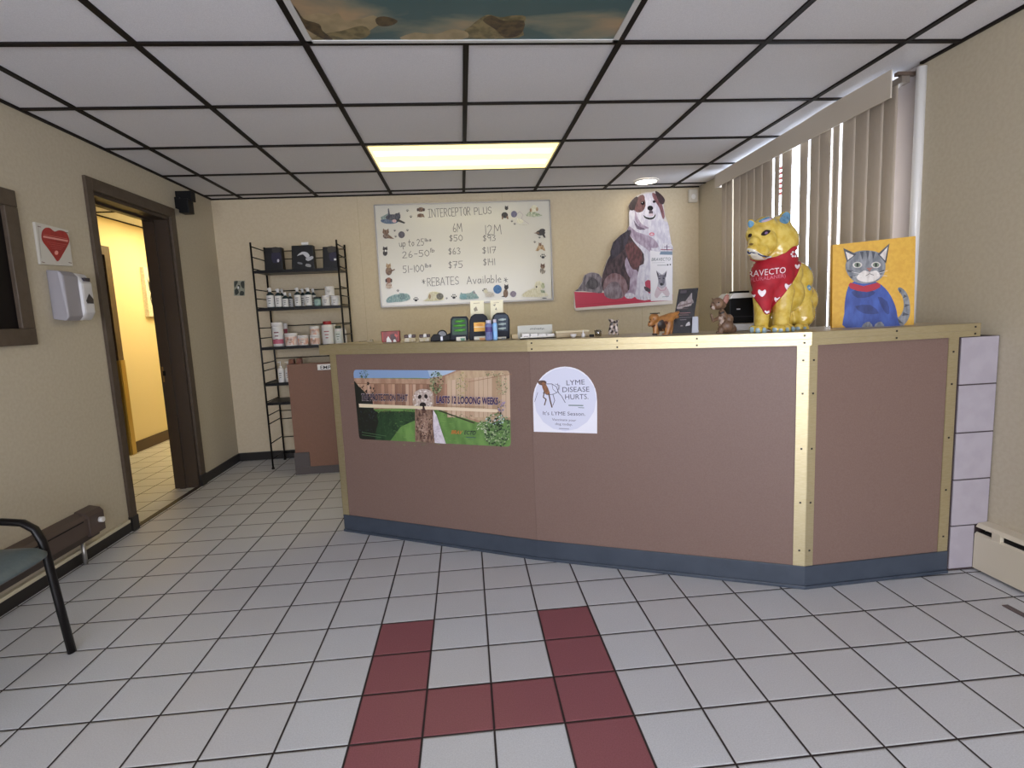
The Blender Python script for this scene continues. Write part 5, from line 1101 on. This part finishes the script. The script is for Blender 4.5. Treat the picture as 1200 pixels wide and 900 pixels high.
for p in ([(270,180),(290,250),(300,180)], [(320,172),(335,250),(350,172)], [(370,178),(378,250),(400,184)], [(160,330),(230,350),(165,352)], [(475,330),(430,350),(474,352)], [(180,390),(240,380),(196,406)]): a.poly(p, GD)
for x in (248, 404): a.ell(x, 292, 40, 26, GL_); a.ell(x, 292, 27, 20, ink((110,124,104))); a.ell(x, 292, 9, 17, ink((24,22,24)))
a.poly([(322,318),(376,314),(350,348)], ink((158,104,96))); a.line([(350,345),(350,366),(318,384)], 4, ink((60,48,50))); a.line([(350,366),(384,378)], 4, ink((60,48,50)))
for p in ((290,370,200,350),(290,384,206,392),(412,366,500,340),(412,380,496,384)): a.line([p[:2], p[2:]], 2.5, ink((232,230,226)))
a.done('painted_cat', cn)
# ================================================================== STICKERS ON THE COUNTER FRONT
n1 = Vector((t1.y, -t1.x, 0)); n2 = Vector((t2.y, -t2.x, 0)); B1 = Vector((pB.x, pB.y, 0))+n1*.0006; B2 = Vector((pC.x, pC.y, 0))+n2*.0006
bn = thing('dog_banner', 'wide rounded counter sticker of a shaggy dog holding a long stick', 'sticker', (B1.x-.5, B1.y+.26, .72))
rb = [(417,433.4),(594,434.4),(596,435),(597.3,438),(598.6,519),(597.8,522),(595,523.4),(425,514.6),(422,513.5),(421,511),(414.4,438),(415,434.6)]
slab('sheet', rb, B1, n1, .0006, mat('sticker_gloss', (150, 140, 130), .35), bn, off=.0006)
a = Art(B1, n1, step=.00003, lift=.0009)
FN, FN2, GRS, GR2, LF, LF2 = fur((160,124,102),(182,148,124),40), fur((180,152,124),(196,172,140),40), fur((92,128,66),(112,150,80),20), fur((30,52,34),(46,74,44),30), fur((44,70,46),(92,116,76),140), fur((92,126,76),(156,180,128),140)
a.clip = rb; a.step = .000008
def I(*c): return ink(c)
a.poly(rb, GRS)
a.poly([(412,430),(530,430),(520,444),(490,443),(412,443)], I(132,158,196)); a.poly([(500,430),(536,430),(532,440),(504,442)], I(170,190,214))
a.poly([(412,443),(500,444),(520,440),(540,432),(600,432),(600,492),(560,495),(515,480),(500,478),(412,480)], FN); a.poly([(522,441),(545,432),(600,432),(600,488),(575,496),(552,490),(522,478)], FN2)
q_ = random.Random(5); WD = [I(176,136,112), I(150,114,92), I(188,152,126), I(138,102,84), I(196,164,140)]
for k in range(26): x = 418+k*4.1; a.poly([(x,450),(x+3.6,450),(x+3.8,478),(x+.3,478)], q_.choice(WD))
for k in range(26): a.line([(418+k*4.1,450),(418.3+k*4.1,478)], .35, I(116,84,70))
for k in range(14): x = 524+k*5.3; a.poly([(x,446-k*.55),(x+4.8,445.4-k*.55),(x+5,489),(x+.2,489)], q_.choice([I(186,156,130), I(198,172,146), I(176,146,118), I(206,180,156)]))
for k in range(14): a.line([(524+k*5.3,446-k*.5),(524.4+k*5.3,489)], .3, I(150,118,96))
a.line([(412,449.5),(500,450)], .8, I(140,104,80)); a.line([(549,447.5),(600,438.2)], .6, I(140,104,80))
DKG, MDG, LTG, PLG = I(30,44,30), I(58,84,52), I(104,132,84), I(160,178,134)
a.leaves(430,462,10,14,90,[I(28,24,20),I(50,40,30),I(66,40,30)],.8,2,1); a.poly([(412,450),(421,453),(430,462),(437,470),(438,480),(446,486),(446,500),(440,516),(412,520)], I(26,28,22), 2)
a.leaves(430,490,14,18,70,[I(20,24,20),I(34,44,32),I(44,50,60)],.8,2,2)
a.poly([(446,482),(500,484),(494,490),(470,500),(458,516),(440,516),(444,494)], GR2, 2); a.leaves(466,488,26,5,80,[MDG,GR2,DKG],.6,1.6,3); a.leaves(456,502,10,9,60,[GR2,MDG],.6,1.6,4)
a.leaves(470,482,28,1.6,60,[I(70,74,46),I(96,94,62),DKG],.5,1.1,5)
a.line([(515,481),(556,495.5)], 1.6, I(62,64,46)); a.leaves(536,488,20,3,30,[MDG,LTG],.5,1,6)
for k in range(120): x, y = q_.uniform(462,562), q_.uniform(492,522); a.line([(x,y),(x+q_.uniform(1.5,4),y+.2)], .35, q_.choice([LTG, I(84,124,60), I(126,160,90)]))
a.leaves(427,439,6,5,50,[MDG,DKG,LTG],.5,1.2,7); a.leaves(512,448,8,13,150,[MDG,DKG,LTG,PLG],.6,1.5,8); a.leaves(542,452,7,17,90,[I(150,146,80),I(178,166,100),LTG],.5,1.2,9)
a.leaves(589,450,7,14,100,[I(150,152,104),PLG,I(190,186,150),MDG],.5,1.2,10); a.leaves(578,438,10,3,30,[MDG,LTG],.5,1,11)
a.leaves(583,503,17,20,330,[MDG,LTG,PLG,LTG,DKG],.8,2.4,12); a.leaves(567,500,7,7,50,[LTG,PLG,I(210,214,190)],.6,1.6,13)
a.leaves(582,491,12,7,26,[I(214,222,224),I(176,196,206)],.7,1.5,14); a.leaves(589,475,5,7,40,[I(130,116,170),I(156,146,190),MDG],.6,1.3,15)
a.line([(426,506),(454,510.5)], .6, I(84,116,80)); a.line([(426,509),(448,512)], .6, I(84,116,80))
a.step = .00003
# dog
a.poly([(488,478),(509,478),(512,486),(516,502),(522,519),(510,518.5),(488,516.8)], fur((84,58,50),(150,122,104),90), 0); a.poly([(509,480),(513,486),(518,502),(524,519.5),(511,518.4),(509,500)], fur((196,186,196),(222,214,220),60)); a.poly([(495,492),(501,488),(503,500),(500,512),(496,506)], fur((180,152,134),(140,108,94),90), 2)
a.poly([(485,469),(486,462),(490,457.5),(497,455.5),(505,457),(509,462),(510,472),(506,478),(498,480),(489,478)], fur((206,192,182),(178,160,150),90), 3); a.poly([(485,464),(488,460),(489,474),(486.5,476),(484.8,470)], fur((166,140,124),(190,168,150),90), 2); a.poly([(507,460),(510,464),(510,474),(507,476)], fur((166,140,124),(190,168,150),90))
a.step = .000008; a.leaves(497.5,468,11.5,11,110,[ink((214,202,196)),ink((186,168,158)),ink((160,138,126)),ink((228,220,216))],.8,1.8,21); a.leaves(499,498,9,17,120,[ink((92,64,54)),ink((150,122,104)),ink((70,46,40)),ink((176,150,134))],.8,2,22); a.leaves(514,506,4,11,40,[ink((214,206,214)),ink((190,180,190))],.8,1.6,23); a.step = .00003
a.ell(493.6,464.5,2,2.6, ink((40,26,26)), .3); a.ell(501,464,2,2.6, ink((40,26,26)), -.3); a.ell(497.3,474,3.8,3.2, ink((34,24,26))); a.ell(498,478.5,3,2, ink((60,40,40)))
a.poly([(422.5,472.5),(497,475.5),(497,478.8),(423,476.8)], ink((222,206,176))); a.poly([(499,475.5),(584,479),(585.5,481.5),(583,482.6),(500,479.2)], ink((226,206,178)))
for tx, u0, v0, u1, v1, hh_, kk in (('THE PROTECTION THAT', 425.5,468.6,479.5,469.4, 7.8, (52,40,62)), ('LASTS 12 LOOONG WEEKS', 513,471.5,585,473.5, 8.4, (44,26,84))):
    a.type(tx, u0-.3, v0+.3, u1+.3, v1+.3, hh_+.6, ink((186,170,170)), 0, .035); a.type(tx, u0, v0, u1, v1, hh_, ink(kk), 0, .022)
a.line([(513,475),(570,476.5)], .7, ink((160,130,100)))
a.type('BRAV', 530.5,507.6,543.5,508.4, 4.6, ink((206,120,60)), .25); a.type('ECTO', 545.6,508.4,559,509, 4.8, ink((34,34,60)), .2); a.line([(548,511.6),(559,512.2)], .8, ink((70,90,100))); a.line([(550,514),(558,514.6)], .6, ink((90,130,80)))
a.done('printed_picture', bn)
ly = thing('lyme_sticker', 'white arch shaped sticker with a dog drawing and lyme disease lettering', 'sticker', (B2.x-.85, B2.y+.4, .75))
K8 = lambda x, y: (400+x/3.75, 420+y/3.75)
arch = [K8(846,322), K8(843,190)]+[K8(983+140*math.cos(t_), 178-142*math.sin(t_)) for t_ in [math.pi*(1-j/20) for j in range(21)]][0:]+[K8(1124,190), K8(1124,330)]
slab('sheet', arch, B2, n2, .0006, mat('sticker_white', (226, 226, 236), .4), ly, off=.0006)
a = Art(B2, n2, step=.00003, lift=.0009); a.tf = K8
a.ell(984,180,137,140, ink((206,208,226)))
BD, LN = ink((84,62,54)), ink((96,92,110))
a.line([(863,150),(850,190)], 2, LN); a.poly([(862,103),(876,97),(896,98),(902,108),(888,118),(872,116)], fur((60,40,36),(110,78,60)), 2)
a.poly([(880,108),(898,110),(916,150),(912,160),(892,150)], fur((150,100,64),(110,74,54)), 2)
a.line([(900,112),(925,112),(945,124),(955,150)], 3, LN); a.line([(886,150),(905,160),(930,158),(948,150),(955,130),(950,110)], 2.5, LN)
a.line([(892,145),(888,170),(900,180),(893,205)], 5, BD); a.line([(912,155),(918,185),(926,214)], 6, BD); a.line([(930,156),(938,185),(930,206)], 3, LN); a.line([(952,148),(968,165),(984,194)], 3, LN); a.line([(940,112),(960,120),(956,140)], 2, LN); a.line([(926,112),(930,135),(946,150)], 2, LN)
T_ = ink((70, 68, 92))
a.type('LYME', 990,118,1070,114, 23, T_, 0, 0); a.type('DISEASE', 972,148,1090,146, 23, T_, 0, 0); a.type('HURTS.', 984,180,1086,178, 23, T_, 0, 0)
a.line([(1000,206),(1062,207)], 5, ink((110,130,130))); a.line([(1042,216),(1066,217)], 3, ink((110,130,130)))
a.type("It's LYME Season.", 886,248,1072,252, 17, T_, 0, 0); a.type('Vaccinate your', 926,273,1032,277, 11, ink((110,108,128))); a.type('dog today.', 940,292,1016,295, 11, ink((110,108,128))); a.line([(958,308),(1000,310)], 4, ink((150,150,166)))
a.done('lettering_and_dog', ly)
# ================================================================== LIGHT
w = bpy.data.worlds.new('sky'); SC.world = w; w.use_nodes = True; bg = w.node_tree.nodes['Background']
bg.inputs[0].default_value = (.86, .89, 1.0, 1); bg.inputs[1].default_value = 10.5
def portal(loc, rot, sx, sy):
    l = bpy.data.lights.new('sky_portal', 'AREA'); l.shape = 'RECTANGLE'; l.size = sx; l.size_y = sy; l.cycles.is_portal = True
    o = bpy.data.objects.new('sky_portal', l); COL.objects.link(o); o.location = loc; o.rotation_euler = rot
portal((-.07, YF-.02, 1.05), (math.pi/2, 0, 0), 3.65, 2.1)
portal((XR+.26, (WY0+WY1)/2, (WZ0+H)/2), (0, math.pi/2, 0), H-WZ0, WY1-WY0)
vs_ = SC.view_settings; vs_.view_transform = 'Standard'; vs_.look = 'None'; vs_.gamma = 1; vs_.use_curve_mapping = False; vs_.exposure = 0.0
SC.cycles.max_bounces = 8; SC.cycles.diffuse_bounces = 5; SC.cycles.sample_clamp_indirect = 6; SC.cycles.use_denoising = True; SC.cycles.caustics_reflective = False; SC.cycles.caustics_refractive = False
